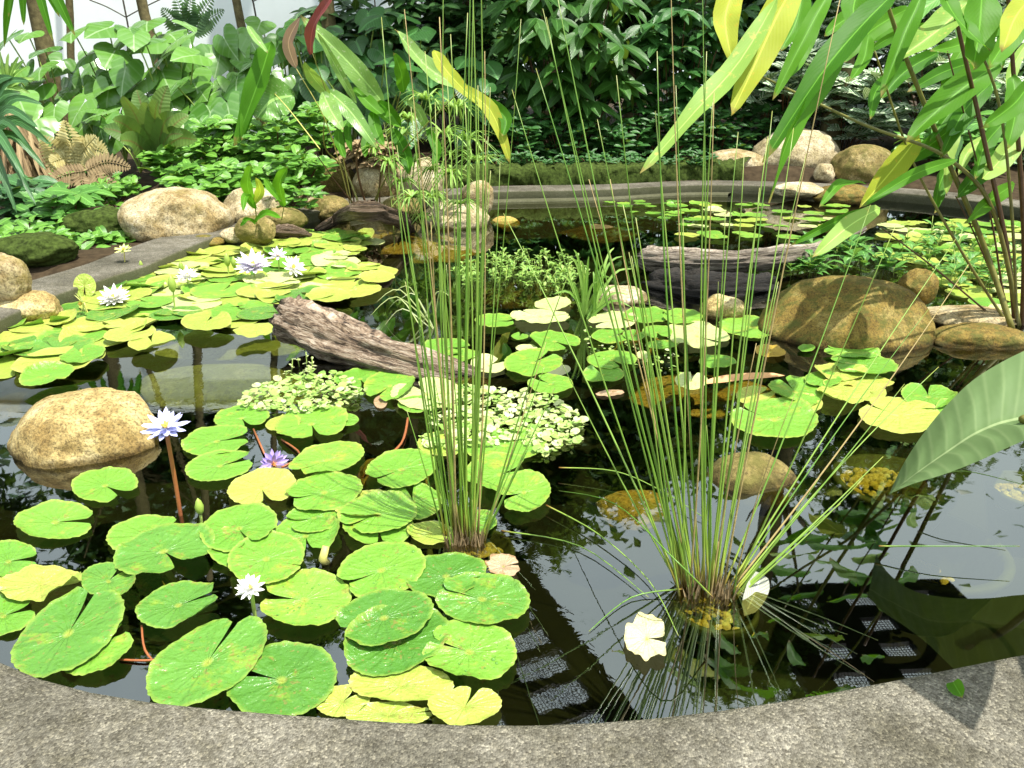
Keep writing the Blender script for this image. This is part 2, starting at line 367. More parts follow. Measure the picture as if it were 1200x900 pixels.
M['wall'] = plain('white_render', (.86, .92, .90), .8, .04, 2, .05, .2)
M['bark'] = plain('mossy_bark', (.12, .10, .045), .9, .5, 16, .8, .2)
M['twig'] = plain('dark_twig', (.05, .04, .03), .8, .3, 20)
M['rock_tan'] = rock_mat('tan_boulder', (.26, .19, .08), (.40, .33, .19), (.54, .48, .34), (.22, .17, .05), .25)
M['rock_pale'] = rock_mat('pale_boulder', (.34, .28, .15), (.48, .41, .26), (.62, .55, .42), None)
M['rock_gold'] = rock_mat('golden_boulder', (.24, .165, .055), (.40, .31, .13), (.54, .46, .27), None, sc=1.3)
M['rock_moss'] = rock_mat('mossy_boulder', (.16, .13, .04), (.26, .20, .07), (.36, .30, .14), (.11, .10, .02), .6)
M['rock_rust'] = rock_mat('rust_brown_boulder', (.13, .085, .014), (.20, .14, .028), (.28, .22, .07), (.075, .08, .012), .5, sc=1.4)
M['rock_wet'] = rock_mat('submerged_stone', (.38, .24, .05), (.48, .34, .10), (.62, .50, .22), (.24, .24, .04), .4)
M['slab_green'] = rock_mat('submerged_slab', (.16, .20, .05), (.26, .30, .12), (.36, .40, .26), (.16, .19, .02), .5)
def wood_mat(name, c1, c2, c3):
    m, t, ns, lk, b = newmat(name)
    at = N(t, 'ShaderNodeAttribute', attribute_name='luv')
    mp = ns.new('ShaderNodeMapping'); mp.inputs['Scale'].default_value = (5, 1.6, 1); lk.new(at.outputs['Vector'], mp.inputs[0])
    n1 = noise_n(t, mp.outputs[0], 2.6, 6, .7, .8); mp2 = ns.new('ShaderNodeMapping'); mp2.inputs['Scale'].default_value = (14, 2.5, 1); lk.new(at.outputs['Vector'], mp2.inputs[0])
    n2 = noise_n(t, mp2.outputs[0], 3.5, 4, .7, .3)
    f = mth(t, 'ADD', mth(t, 'MULTIPLY', n1, .6), mth(t, 'MULTIPLY', n2, .4))
    col = ramp(t, f, [(.42, c1), (.50, c2), (.60, c3)])
    lk.new(col, b.inputs['Base Color']); b.inputs['Roughness'].default_value = .85
    bump(t, f, 1.0, .08, b); return m
M['drift'] = wood_mat('driftwood', (.035, .02, .012), (.30, .21, .135), (.60, .50, .38))
M['drift_grey'] = wood_mat('grey_driftwood', (.05, .035, .025), (.34, .28, .21), (.58, .51, .42))
M['shade_black'] = wood_mat('log_shade_black', (.006, .005, .004), (.015, .012, .008), (.035, .028, .02))  # near-black colour standing in for shade under the grey driftwood
M['root'] = wood_mat('brown_root', (.04, .025, .012), (.17, .11, .06), (.34, .26, .18))
M['gravel'] = rock_mat('yellow_gravel', (.52, .40, .06), (.64, .54, .16), (.74, .68, .36), None, sc=2, contrast=.5)
M['pot'] = plain('green_algae_pot', (.06, .075, .018), .7, .4, 12)
M['frame'] = plain('dark_steel', (.02, .022, .02), .6, .1, 10)
M['petal_white'] = plain('white_petal', (.88, .86, .80), .5, .05, 20, .05)
M['petal_lilac'] = plain('lilac_white_petal', (.80, .74, .84), .5, .05, 20, .05)
M['petal_blue'] = plain('blue_petal', (.55, .56, .86), .5, .08, 20, .05)
M['petal_purple'] = plain('purple_petal', (.50, .38, .78), .5, .1, 20, .05)
M['petal_lime'] = plain('lime_petal', (.62, .68, .22), .5, .1, 20, .05)
M['stamen'] = plain('yellow_stamen', (.80, .58, .10), .6, .1, 60, .1)
M['stamen_orange'] = plain('orange_stamen', (.72, .32, .10), .6, .15, 60, .1)
M['bud'] = plain('green_bud', (.26, .36, .06), .5, .15, 20)
M['stalk_red'] = plain('red_brown_stalk', (.30, .10, .035), .45, .15, 30)
M['stalk_green'] = plain('green_stalk', (.28, .38, .08), .45, .15, 30)
M['stalk_yellow'] = plain('yellow_stalk', (.55, .50, .14), .5, .15, 30)
M['cane'] = plain('brown_green_cane', (.17, .16, .035), .45, .3, 20)
M['cane_dark'] = plain('dark_brown_cane', (.10, .05, .02), .5, .3, 20)
M['deadpad'] = pad_mat('dead_pad', (.52, .50, .26), (.66, .62, .34), (.50, .40, .16), (.45, .45, .12))
M['deadbrown'] = pad_mat('dead_brown_leaf', (.34, .22, .12), (.52, .38, .24), (.26, .13, .05), (.28, .16, .07))
M['orange_leaf'] = plain('orange_strip', (.55, .30, .13), .6, .2, 25)
M['mat_leaf'] = leaf_mat('floating_leaflet', (.20, .40, .06), (.44, .60, .16), rough=.35, vein=0, trans=.2, rib=0)
M['mat_white'] = leaf_mat('floating_leaflet_pale', (.40, .50, .13), (.70, .76, .42), rough=.35, vein=0, trans=.2, rib=0)
M['drop'] = None
def drop_mat():
    m, t, ns, lk, b = newmat('water_drop'); b.inputs['Base Color'].default_value = (.10, .24, .035, 1)
    b.inputs['Roughness'].default_value = .06; b.inputs['Specular IOR Level'].default_value = .5; return m
M['drop'] = drop_mat()
WATER_IOR = 2.4
def water_mat():
    m, t, ns, lk, b = newmat('pond_water'); ns.remove(b); pos = geo_pos(t)
    mp = ns.new('ShaderNodeMapping'); mp.inputs['Scale'].default_value = (1, 1, 1); lk.new(pos, mp.inputs[0])
    n1 = noise_n(t, mp.outputs[0], 3.2, 2, .4, .4); n2 = noise_n(t, mp.outputs[0], 14, 3, .5, .8)
    zone = ramp(t, noise_n(t, mp.outputs[0], .9, 2), [(.46, (0, 0, 0)), (.62, (1, 1, 1))])
    h = mth(t, 'ADD', mth(t, 'MULTIPLY', n1, .5), mth(t, 'MULTIPLY', mth(t, 'MULTIPLY', n2, .4), zone))
    bp = N(t, 'ShaderNodeBump', Strength=.14, Distance=.005); lk.new(h, bp.inputs['Height'])
    gl = ns.new('ShaderNodeBsdfGlossy'); gl.inputs['Roughness'].default_value = .015; gl.inputs['Color'].default_value = (.96, 1, .98, 1)
    tr = ns.new('ShaderNodeBsdfTransparent'); tr.inputs[0].default_value = (.68, .68, .38, 1)
    fr = ns.new('ShaderNodeFresnel'); fr.inputs[0].default_value = WATER_IOR
    lk.new(bp.outputs[0], gl.inputs['Normal']); lk.new(bp.outputs[0], fr.inputs['Normal'])
    ms = ns.new('ShaderNodeMixShader'); lk.new(fr.outputs[0], ms.inputs[0]); lk.new(tr.outputs[0], ms.inputs[1]); lk.new(gl.outputs[0], ms.inputs[2])
    lk.new(ms.outputs[0], ns['Material Output'].inputs[0]); return m
M['water'] = water_mat()
# ------------------------------------------------------------------ pond, banks, walls
PC = Vector((.3, 4.9, 0))
KEY = [(-94, 3.74), (-76, 3.63), (-50, 3.8), (-20, 4.6), (0, 5.0), (30, 5.35), (42, 5.36), (65, 4.72), (80, 3.95), (100, 3.72), (130, 3.25), (173, 2.78), (190, 3.02), (218, 3.5), (248, 3.83), (260, 3.77)]
def rr(phi):
    ph = (phi + 94) % 360 - 94; ks = KEY + [(266, 3.74)]
    for i in range(len(ks) - 1):
        if ks[i][0] <= ph <= ks[i + 1][0]:
            a, b = ks[i], ks[i + 1]; a0 = ks[i - 1] if i else (ks[-2][0] - 360, ks[-2][1]); b1 = ks[i + 2] if i + 2 < len(ks) else (ks[1][0] + 360, ks[1][1])
            t = (ph - a[0]) / (b[0] - a[0]); h = b[0] - a[0]
            m0 = (b[1] - a0[1]) / (b[0] - a0[0]) * h; m1 = (b1[1] - a[1]) / (b1[0] - a[0]) * h
            return (2 * t ** 3 - 3 * t * t + 1) * a[1] + (t ** 3 - 2 * t * t + t) * m0 + (-2 * t ** 3 + 3 * t * t) * b[1] + (t ** 3 - t * t) * m1
    return 3.7
def ring_pt(phi, dr, z): r = rr(phi) + dr; return Vector((PC.x + r * math.cos(rad(phi)), PC.y + r * math.sin(rad(phi)), z))
def lathe_ring(prof, a0=0, a1=360, step=2, closed=True, zf=None):
    mb = MB(); k = len(prof); n = int((a1 - a0) / step)
    cnt = n if closed else n + 1
    vs = []
    for i in range(cnt):
        phi = a0 + i * step
        for dr, z in prof: vs.append(ring_pt(phi, dr, z))
    fs = []
    for i in range(n):
        i2 = (i + 1) % cnt
        for j in range(k - 1): fs.append((i * k + j, i2 * k + j, i2 * k + j + 1, i * k + j + 1))
    mb.add(vs, fs); return mb
rim = lathe_ring([(.01, -.75), (.01, .03), (.0, .085), (.006, .096), (.02, .098), (.06, .1), (.42, .1), (.45, .09), (.46, -.4)]).build('pond_wall', M['rim'])
tag(rim, 'rounded grey washed-pebble concrete rim running all round the pond', 'pond rim')
ledge = lathe_ring([(0.0, -.4), (0.0, .0), (-.015, .018), (-.16, .02), (-.175, .0), (-.18, -.4)], 62, 108, 2, False).build('pond_ledge', M['rim'])
tag(ledge, 'narrow wet concrete step at the waterline below the far rim', 'ledge')
def grid_fan(name, radii, zfun, mat, step=3):
    mb = MB(); n = 360 // step; vs = []; k = len(radii); fs = []
    for i in range(n):
        for dr in radii:
            p = ring_pt(i * step, 0, 0); d = (p - PC); q = PC + d * dr if dr < 1 else p + d.normalized() * (dr - 1)
            q.z = zfun(q, dr); vs.append(q)
    for i in range(n):
        i2 = (i + 1) % n
        for j in range(k - 1): fs.append((i * k + j, i2 * k + j, i2 * k + j + 1, i * k + j + 1))
    mb.add(vs, fs); return mb.build(name, mat)
def gz(q):
    a = max(0, min(1, (q.y - 3.6) / 5)); far = max(0, min(1, (q.y - 8.0) / 3.5))
    return -.32 + .38 * min(1, a * 3) + .30 * far + (.05 * nz(q.x * 1.5, q.y * 1.5) if a > .1 else 0)
tag(grid_fan('ground', [1.25, 1.44, 1.7, 2.0, 2.4, 3, 4, 5, 7, 10, 20, 60], lambda q, d: -.35 if d < 1.3 else (gz(q) if d > 1.5 else min(gz(q), .07)), M['bank']), 'dark soil ground around the pond', kind='structure')
tag(grid_fan('pond_floor', [.02, .3, .5, .7, .85, .97, 1.012], lambda q, d: -.62 + .12 * nz(q.x, q.y) + (.0 if d < .9 else 0), M['floor']), 'silty dark pond floor', kind='structure')
wm = MB(); n = 120; vs = [PC.copy()] + [ring_pt(i * 3, .008, 0) for i in range(n)]; vs[0] = Vector((PC.x, PC.y, 0))
wm.add(vs, [(0, 1 + i, 1 + (i + 1) % n) for i in range(n)])
tag(wm.build('water', M['water'], None, False), 'dark clear pond water with reflections', kind='structure')
# far mossy planter kerb
mk = MB(); vs = []; fs = []; NK = 150
prof = [(.47, .0), (.475, .06), (.48, .12), (.48, .17), (.485, .22), (.50, .26), (.53, .29), (.58, .305), (.64, .31), (.70, .315), (.78, .31), (.9, .28), (.95, .1)]
for i in range(NK + 1):
    ph = lerp(62, 112, i / NK); up = .05 * nz(ph * .25, 3) + .03 * nz(ph * 1.1, 8)
    for j, (dr, z) in enumerate(prof):
        p = ring_pt(ph, dr, z); k = .05 * nz(p.x * 4, p.y * 4, z * 7) + .035 * nz(p.x * 13, p.y * 13, z * 13) + .015 * nz(p.x * 33, p.y * 33, z * 33)
        vs.append(p + Vector((k, k, (k + up * min(1, z * 4)) if 0 < j < 12 else 0)))
kk = len(prof)
for i in range(NK):
    for j in range(kk - 1): fs.append((i * kk + j, (i + 1) * kk + j, (i + 1) * kk + j + 1, i * kk + j + 1))
mk.add(vs, fs); tag(mk.build('planter_wall', M['moss']), 'low dark mossy kerb wall curving behind the far pond rim', 'planter wall')
# white wall behind the left bed
wb = MB(); box(wb, (-8.9, 12.4, 2.0), 15.4, .25, 4.0, 0); box(wb, (-8.9, 12.38, 4.06), 15.6, .4, .12, 0)
tag(wb.build('white_wall', M['wall'], None, False), 'tall plain white rendered wall behind the heart-leaved bed', 'wall')

# ------------------------------------------------------------------ rocks
def rock(cx, cy, w, h, label, mat='rock_tan', zc=None, dep=.8, seed=0, cat='boulder', name='boulder', cuts=7, rot=0.0, z0=None, rough=1.0, group=None):
    z = .05 if z0 is None else z0
    for _ in range(6):
        C = P(cx, cy, z); s = scale_at(C); el = math.atan2(CZ - C.z, C.y)
        ax = w * s / 2; ay = ax * dep; az = math.sqrt(max((h * s / 2) ** 2 - (ay * math.sin(el)) ** 2, (.35 * h * s / 2) ** 2)) / math.cos(el)
        if zc is None: z = (z0 or .05) + az * .72
        else: z = zc
    rnd = random.Random(seed * 13 + 5)
    import bmesh
    bm = bmesh.new(); bmesh.ops.create_icosphere(bm, subdivisions=5 if w > 45 else 4, radius=1)
    planes = [(Vector((rnd.gauss(0, 1), rnd.gauss(0, 1), rnd.gauss(.2, .8))).normalized(), rnd.uniform(.72, .93)) for _ in range(cuts)]
    off = Vector((seed * 3.1, seed * 1.7, 0))
    for v in bm.verts:
        p = v.co.copy()
        for nn, d in planes:
            e = p.dot(nn) - d
            if e > 0: p -= nn * e * .88
        k = 1 + rough * (.09 * noise.noise(p * 1.6 + off) + .035 * noise.noise(p * 5 + off) + .012 * noise.noise(p * 14 + off))
        p *= k
        p = Matrix.Rotation(rot, 3, 'Y') @ p
        v.co = Vector((p.x * ax, p.y * ay, p.z * az))
    # rescale so the outline keeps the wanted size
    mx = max(abs(v.co.x) for v in bm.verts); mz = max(abs(v.co.z) for v in bm.verts)
    for v in bm.verts: v.co.x *= ax / mx; v.co.z *= az / mz
    me = bpy.data.meshes.new(name); bm.to_mesh(me); bm.free()
    me.polygons.foreach_set('use_smooth', [True] * len(me.polygons)); me.materials.append(M[mat])
    o = bpy.data.objects.new(name, me); COL.objects.link(o); o.location = C; tag(o, label, cat, group); return o
B = rock
B(207, 258, 126, 78, 'big smooth tan boulder lying on the left rim, sunlit on top', 'rock_tan', .16, 1.0, 1, cuts=5, rot=.12)
B(277, 276, 40, 20, 'small flat white stone leaning at the right end of the big tan boulder', 'rock_pale', .08, .7, 2, 'stone', 'stone', 4, .2)
B(298, 245, 72, 52, 'cream stone behind the leafy shoot right of the big tan boulder', 'rock_pale', None, .8, 3)
B(357, 232, 52, 34, 'pale oval stone left of the brown root', 'rock_pale', None, .8, 4)
B(300, 270, 50, 36, 'yellowish mossy stone at the water under the leafy shoot', 'rock_moss', None, .8, 41)
B(393, 212, 52, 52, 'moss-covered yellow-green stone behind the brown root', 'rock_moss', None, .8, 5)
B(443, 212, 66, 58, 'pale cracked stone behind the ginger stems', 'rock_tan', None, .8, 6)
B(497, 216, 54, 62, 'upright cream stone behind the sedge stems', 'rock_pale', None, .8, 7)
B(560, 232, 42, 44, 'rounded tan stone at the left end of the far rim', 'rock_tan', None, .8, 8)
B(534, 258, 82, 48, 'pinkish white dome stone at the waterline behind the reeds', 'rock_pale', .04, .8, 9, cuts=3)
B(932, 188, 108, 76, 'large pale granite boulder on the far right rim', 'rock_pale', .25, .8, 10, cuts=6)
B(860, 193, 72, 36, 'low pale stone at the left foot of the large granite boulder', 'rock_tan', .22, .8, 11)
B(1014, 197, 78, 54, 'round brown speckled boulder beside the large granite boulder', 'rock_moss', .25, .8, 12)
B(966, 203, 26, 24, 'small white angular stone wedged between two far boulders', 'rock_pale', .2, .8, 13, 'stone', 'stone')
B(938, 223, 64, 20, 'flat grey slab stone under the large granite boulder', 'rock_pale', .1, .8, 14, 'stone', 'stone')
B(988, 230, 72, 30, 'flat brown stone at the waterline below the round speckled boulder', 'rock_rust', .06, .8, 15, 'stone', 'stone')
B(240, 284, 44, 18, 'dark flat stone at the water below the big tan boulder', 'rock_rust', .05, .8, 61, 'stone', 'stone')
B(332, 257, 60, 30, 'mossy brown stone on the rim behind the small dark stump', 'rock_moss', .12, .8, 62, 'stone', 'stone')
B(385, 246, 56, 34, 'mossy stone under the left end of the arched root', 'rock_moss', .08, .8, 63, 'stone', 'stone')
B(470, 244, 50, 34, 'brown stone right of the arched root', 'rock_moss', .08, .8, 64, 'stone', 'stone')
B(8, 326, 52, 66, 'grey-tan boulder cut by the left edge, upper of two', 'rock_tan', .24, .8, 16)
B(34, 360, 74, 40, 'low golden stone under the left edge boulder', 'rock_gold', .07, .8, 17)
B(110, 512, 180, 120, 'golden granite boulder standing in the water at left', 'rock_gold', .0, .85, 18, cuts=6, rot=.1)
B(989, 386, 204, 132, 'large rust-brown dome boulder in the water at right', 'rock_rust', .0, .8, 19, cuts=3, rot=.1, rough=.7)
B(847, 364, 54, 40, 'small pointed tan stone behind the pads left of the rust-brown dome', 'rock_gold', .03, .8, 20, 'stone', 'stone', 5)
B(880, 566, 112, 78, 'mossy stone just breaking the surface behind the right reed clump', 'rock_moss', -.03, .8, 21, 'stone', 'stone', 4)
B(1076, 337, 46, 44, 'brown stone behind the right shoulder of the rust-brown dome', 'rock_rust', None, .8, 22, 'stone', 'stone', z0=.0)
B(1130, 372, 120, 34, 'low wet stone at the foot of the ginger stems', 'rock_tan', .02, .6, 23, 'stone', 'stone')
B(1150, 400, 130, 44, 'dark brown soil-stained stone beneath the ginger stems', 'rock_rust', .0, .6, 24, 'stone', 'stone')
B(728, 350, 70, 34, 'grey gravelly stone left of the grey driftwood', 'rock_pale', .0, .8, 25, 'stone', 'stone')
B(448, 285, 170, 36, 'flat orange stone under water before the brown root', 'rock_wet', -.09, .8, 26, 'stone', 'stone', rough=.6)
B(520, 300, 90, 26, 'flat yellow stone under water before the white dome stone', 'rock_wet', -.08, .8, 27, 'stone', 'stone')
B(592, 264, 36, 22, 'small orange stone under water right of the white dome stone', 'rock_wet', -.05, .8, 28, 'stone', 'stone')
B(700, 275, 96, 26, 'long olive stone under water in mid pond', 'rock_moss', -.08, .8, 29, 'stone', 'stone')
B(620, 352, 120, 50, 'olive mossy stone under the water plants in mid pond', 'rock_moss', -.12, .8, 30, 'stone', 'stone')
B(270, 405, 190, 34, 'pale green slab under water below the left pads', 'slab_green', -.14, .5, 31, 'stone', 'stone', rough=.5)
B(265, 455, 230, 60, 'algae-green slab under water left of the driftwood', 'slab_green', -.13, .5, 32, 'stone', 'stone', rough=.5)
B(460, 560, 90, 60, 'orange-brown stone under water among the near pads', 'rock_wet', -.09, .8, 33, 'stone', 'stone')
B(740, 405, 90, 40, 'orange-brown stone under water below the middle pads', 'rock_wet', -.10, .8, 34, 'stone', 'stone')
B(820, 462, 180, 46, 'dark golden stone under water behind the right reeds', 'rock_wet', -.14, .7, 35, 'stone', 'stone')
B(160, 700, 90, 60, 'gravelly brown stone under water between near left pads', 'rock_wet', -.14, .8, 36, 'stone', 'stone')
B(60, 470, 150, 60, 'olive stone under water behind the golden boulder', 'rock_moss', -.14, .8, 37, 'stone', 'stone')
B(740, 598, 90, 60, 'yellow-green stone deep under the open water', 'rock_wet', -.28, .8, 38, 'stone', 'stone')

# ------------------------------------------------------------------ driftwood
def log(pts, radii, name, label, mat, seed=1, n=44, sub=16, flat=.8, amp=.38, hollow=0):
    c = spline(pts, sub); k = len(c); mb = MB(); vs = []; cs = []; fs = []
    for i, p in enumerate(c):
        t = i / (k - 1); x = t * (len(radii) - 1); a = min(int(x), len(radii) - 2); r = lerp(radii[a], radii[a + 1], x - a)
        d = (c[min(i + 1, k - 1)] - c[max(i - 1, 0)]).normalized(); s = d.cross(Vector((0, 0, 1))).normalized(); u_ = s.cross(d)
        for j in range(n):
            th = 2 * math.pi * j / n; cx_, sx_ = math.cos(th), math.sin(th)
            g = nz(cx_ * 2.6 + seed, sx_ * 2.6, t * 3.0) * amp + .12 * nz(cx_ * 11 + seed, sx_ * 11, t * 4) + abs(nz(cx_ * 7 + seed, sx_ * 7, t * 5)) * -amp * .9 + nz(cx_ * 3, sx_ * 3, t * 22 + seed) * amp * .25
            e = 1.0
            if i < 3: e = .55 + .2 * i + .2 * nz(j * .9, i, seed)
            q = r * (1 + g) * max(.1, e)
            jag = d * (r * .9 * nz(j * .8, seed, 3) if i < 2 else 0)
            vs.append(p + s * cx_ * q + u_ * sx_ * q * flat + jag); cs.append((math.sin(th) * .6 + th * .1, t * 3, .5))
    for i in range(k - 1):
        for j in range(n): j2 = (j + 1) % n; fs.append((i * n + j, i * n + j2, (i + 1) * n + j2, (i + 1) * n + j))
    fs.append(tuple(range(n))[::-1]); fs.append(tuple(range((k - 1) * n, k * n)))
    mb.add(vs, fs, cs); o = mb.build(name, M[mat]); tag(o, label, 'driftwood'); return o
log([P(333, 372, .17), P(375, 388, .12), P(430, 410, .06), P(495, 430, .02), P(575, 447, -.05)], [.13, .155, .13, .10, .05], 'driftwood_log', 'weathered brown driftwood log with a broken hollow end, lying left of the reeds', 'drift', 3)
log([P(752, 302, .12), P(800, 305, .13), P(860, 305, .13), P(915, 300, .13), P(960, 292, .11), P(1010, 268, .16)], [.10, .11, .09, .10, .06, .04], 'driftwood_log', 'long grey driftwood log lying across behind the rust-brown dome', 'drift_grey', 8)
log([P(765, 332, .0), P(830, 338, .03), P(900, 335, .0)], [.11, .13, .10], 'log_shade', 'black log shape standing in for the shade below the grey driftwood', 'shade_black', 12)  # added dark shape: paints the shaded front and hollow under the grey log
log([P(372, 270, .0), P(400, 255, .10), P(428, 246, .30), P(445, 250, .25), P(470, 258, .14), P(480, 272, -.02)], [.04, .07, .11, .09, .08, .05], 'driftwood_root', 'arched brown root standing at the water below the ginger stems', 'root', 5)
log([P(305, 275, .02), P(335, 272, .08), P(365, 278, .0)], [.05, .09, .04], 'driftwood_stump', 'small dark brown stump between the leafy shoot and the arched root', 'root', 6)
# ------------------------------------------------------------------ lily pads
padn = [0]
def pad(cx, cy, w, h, rot, notch, tone, label, group='lily pads on the pond', lift=0.0, gap=14, drops=0, wav=1.0, world=None, kids=True, zz=None, upturn=0.0, ragged=0.0):
    i = padn[0]; padn[0] += 1
    rnd = random.Random(1000 + i)
    z0 = (.004 + .0011 * (i % 14) + lift) if zz is None else zz
    big = w > 60; n = 72 if w > 45 else (44 if w > 25 else 28); rings = [.12, .3, .5, .7, .86, .95, 1.0] if w > 45 else [.3, .65, .9, 1.0]
    off = Vector((i * 2.37, i * .71, 0)); cr, sr = math.cos(rad(rot)), math.sin(rad(rot))
    base = P(cx, cy, z0) if world is None else Vector((world[0], world[1], z0))
    sc = scale_at(base); Rw = w * sc / 2 if world is None else world[2]
    vs = [Vector((base.x, base.y, z0 - .004))]; cs = [(0, 0, .5)]; fs = []
    g = gap if notch is not None else .01; no = notch if notch is not None else rnd.uniform(0, 360)
    k = n + 1
    curl = rnd.choice([0, 0, 0, .25, .5]); cdir = rnd.uniform(0, 6.28)
    cup = rnd.uniform(-.5, 1) * .05
    for r in rings:
        for j in range(k):
            a = j / n
            # notch opens towards the edge
            gg = rad(g) * (.25 + .75 * r)
            th = rad(no) + gg + (2 * math.pi - 2 * gg) * a
            ex = r * (1 + .03 * noise.noise(off + Vector((math.cos(th), math.sin(th), 0)) * 1.4))
            edge = min(a, 1 - a) * n
            if notch is not None and edge < 5: ex *= 1 - .035 * (5 - edge) * (r ** 3) * (5 - edge) / 5
            if r > .93 and w > 60: ex *= 1 + .014 * math.sin(th * 26 + i) + .010 * noise.noise(off + Vector((th * 6, 0, 3)))
            if ragged: ex *= 1 + ragged * noise.noise(off + Vector((math.cos(th) * 2.6, math.sin(th) * 2.6, 9))) * r
            x, y = ex * math.cos(th), ex * math.sin(th)
            if world is None:
                ix = x * w / 2; iy = y * h / 2
                p = P(cx + ix * cr - iy * sr, cy - (ix * sr + iy * cr), z0)
            else:
                p = Vector((base.x + x * Rw, base.y + y * Rw, z0))
            hz = .07 * Rw * wav * (noise.noise(off + Vector((x, y, 0)) * 1.6)) * r + .10 * Rw * wav * max(0, noise.noise(off + Vector((math.cos(th) * 1.7, math.sin(th) * 1.7, 5)))) * r ** 4
            hz += curl * Rw * max(0, math.cos(th - cdir) - .55) * r ** 5; hz += .12 * Rw * wav * (r ** 6) * max(0, noise.noise(off + Vector((th * 2.2, 1, 7)))) + upturn * Rw * r * r * max(0, y) 
            if notch is not None and edge < 6: hz += .05 * Rw * wav * r * (1 - edge / 6) * (1 if a < .5 else .25)
            p.z = z0 + max(hz, -.002) + .012 * Rw * r
            vs.append(p); cs.append((x, y, .5))
    for j in range(n): fs.append((0, 1 + j, 2 + j))
    for q in range(len(rings) - 1):
        for j in range(n):
            A = 1 + q * k + j; fs.append((A, A + k, A + k + 1, A + 1))
    mb = MB(); mb.add(vs, fs, cs)
    if drops and w > 60:
        root = empty('lily_pad', (base.x, base.y, z0)); tag(root, label, 'lily pad', group)
        part(mb, 'leaf_blade', M[tone], root)
        dm = MB()
        for _ in range(int(drops * .7)):
            a = rnd.uniform(g + 6, 354 - g) + no; r = math.sqrt(rnd.uniform(.03, .8)); q = rad(a)
            x, y = r * math.cos(q) * w / 2, r * math.sin(q) * h / 2
            best = P(cx + x * cr - y * sr, cy - (x * sr + y * cr), z0)
            v = min(vs, key=lambda s_: (s_.x - best.x) ** 2 + (s_.y - best.y) ** 2); best.z = v.z + .0008
            rs = rnd.choice([.0013, .0016, .0018, .0022, .003]) * (1 if rnd.random() < .93 else 1.9)
            dv = []; m_ = 7
            for lv, (kr, kz) in enumerate(((1, 0), (.8, .35), (.4, .55))):
                for j in range(m_): dv.append((best.x + rs * kr * math.cos(j * 6.283 / m_), best.y + rs * kr * math.sin(j * 6.283 / m_), best.z + rs * kz))
            dv.append((best.x, best.y, best.z + rs * .62))
            df = [(l * m_ + j, l * m_ + (j + 1) % m_, (l + 1) * m_ + (j + 1) % m_, (l + 1) * m_ + j) for l in range(2) for j in range(m_)] + [(2 * m_ + j, 2 * m_ + (j + 1) % m_, 3 * m_) for j in range(m_)]
            dm.add(dv, df)
        d = part(dm, 'water_drops', M['drop'], root); d['kind'] = 'stuff'
        return root
    o = mb.build('lily_pad', M[tone], None, True, (base.x, base.y, z0)); tag(o, label, 'lily pad', group); return o
b, d_, y_, p_ = 'pad_bright', 'pad_deep', 'pad_yellow', 'pad_pale'
NG = 'lily pads near the front rim'; MG = 'lily pads around the left reed clump'; CG = 'lily pads in mid pond'; RG = 'lily pads before the rust-brown dome boulder'
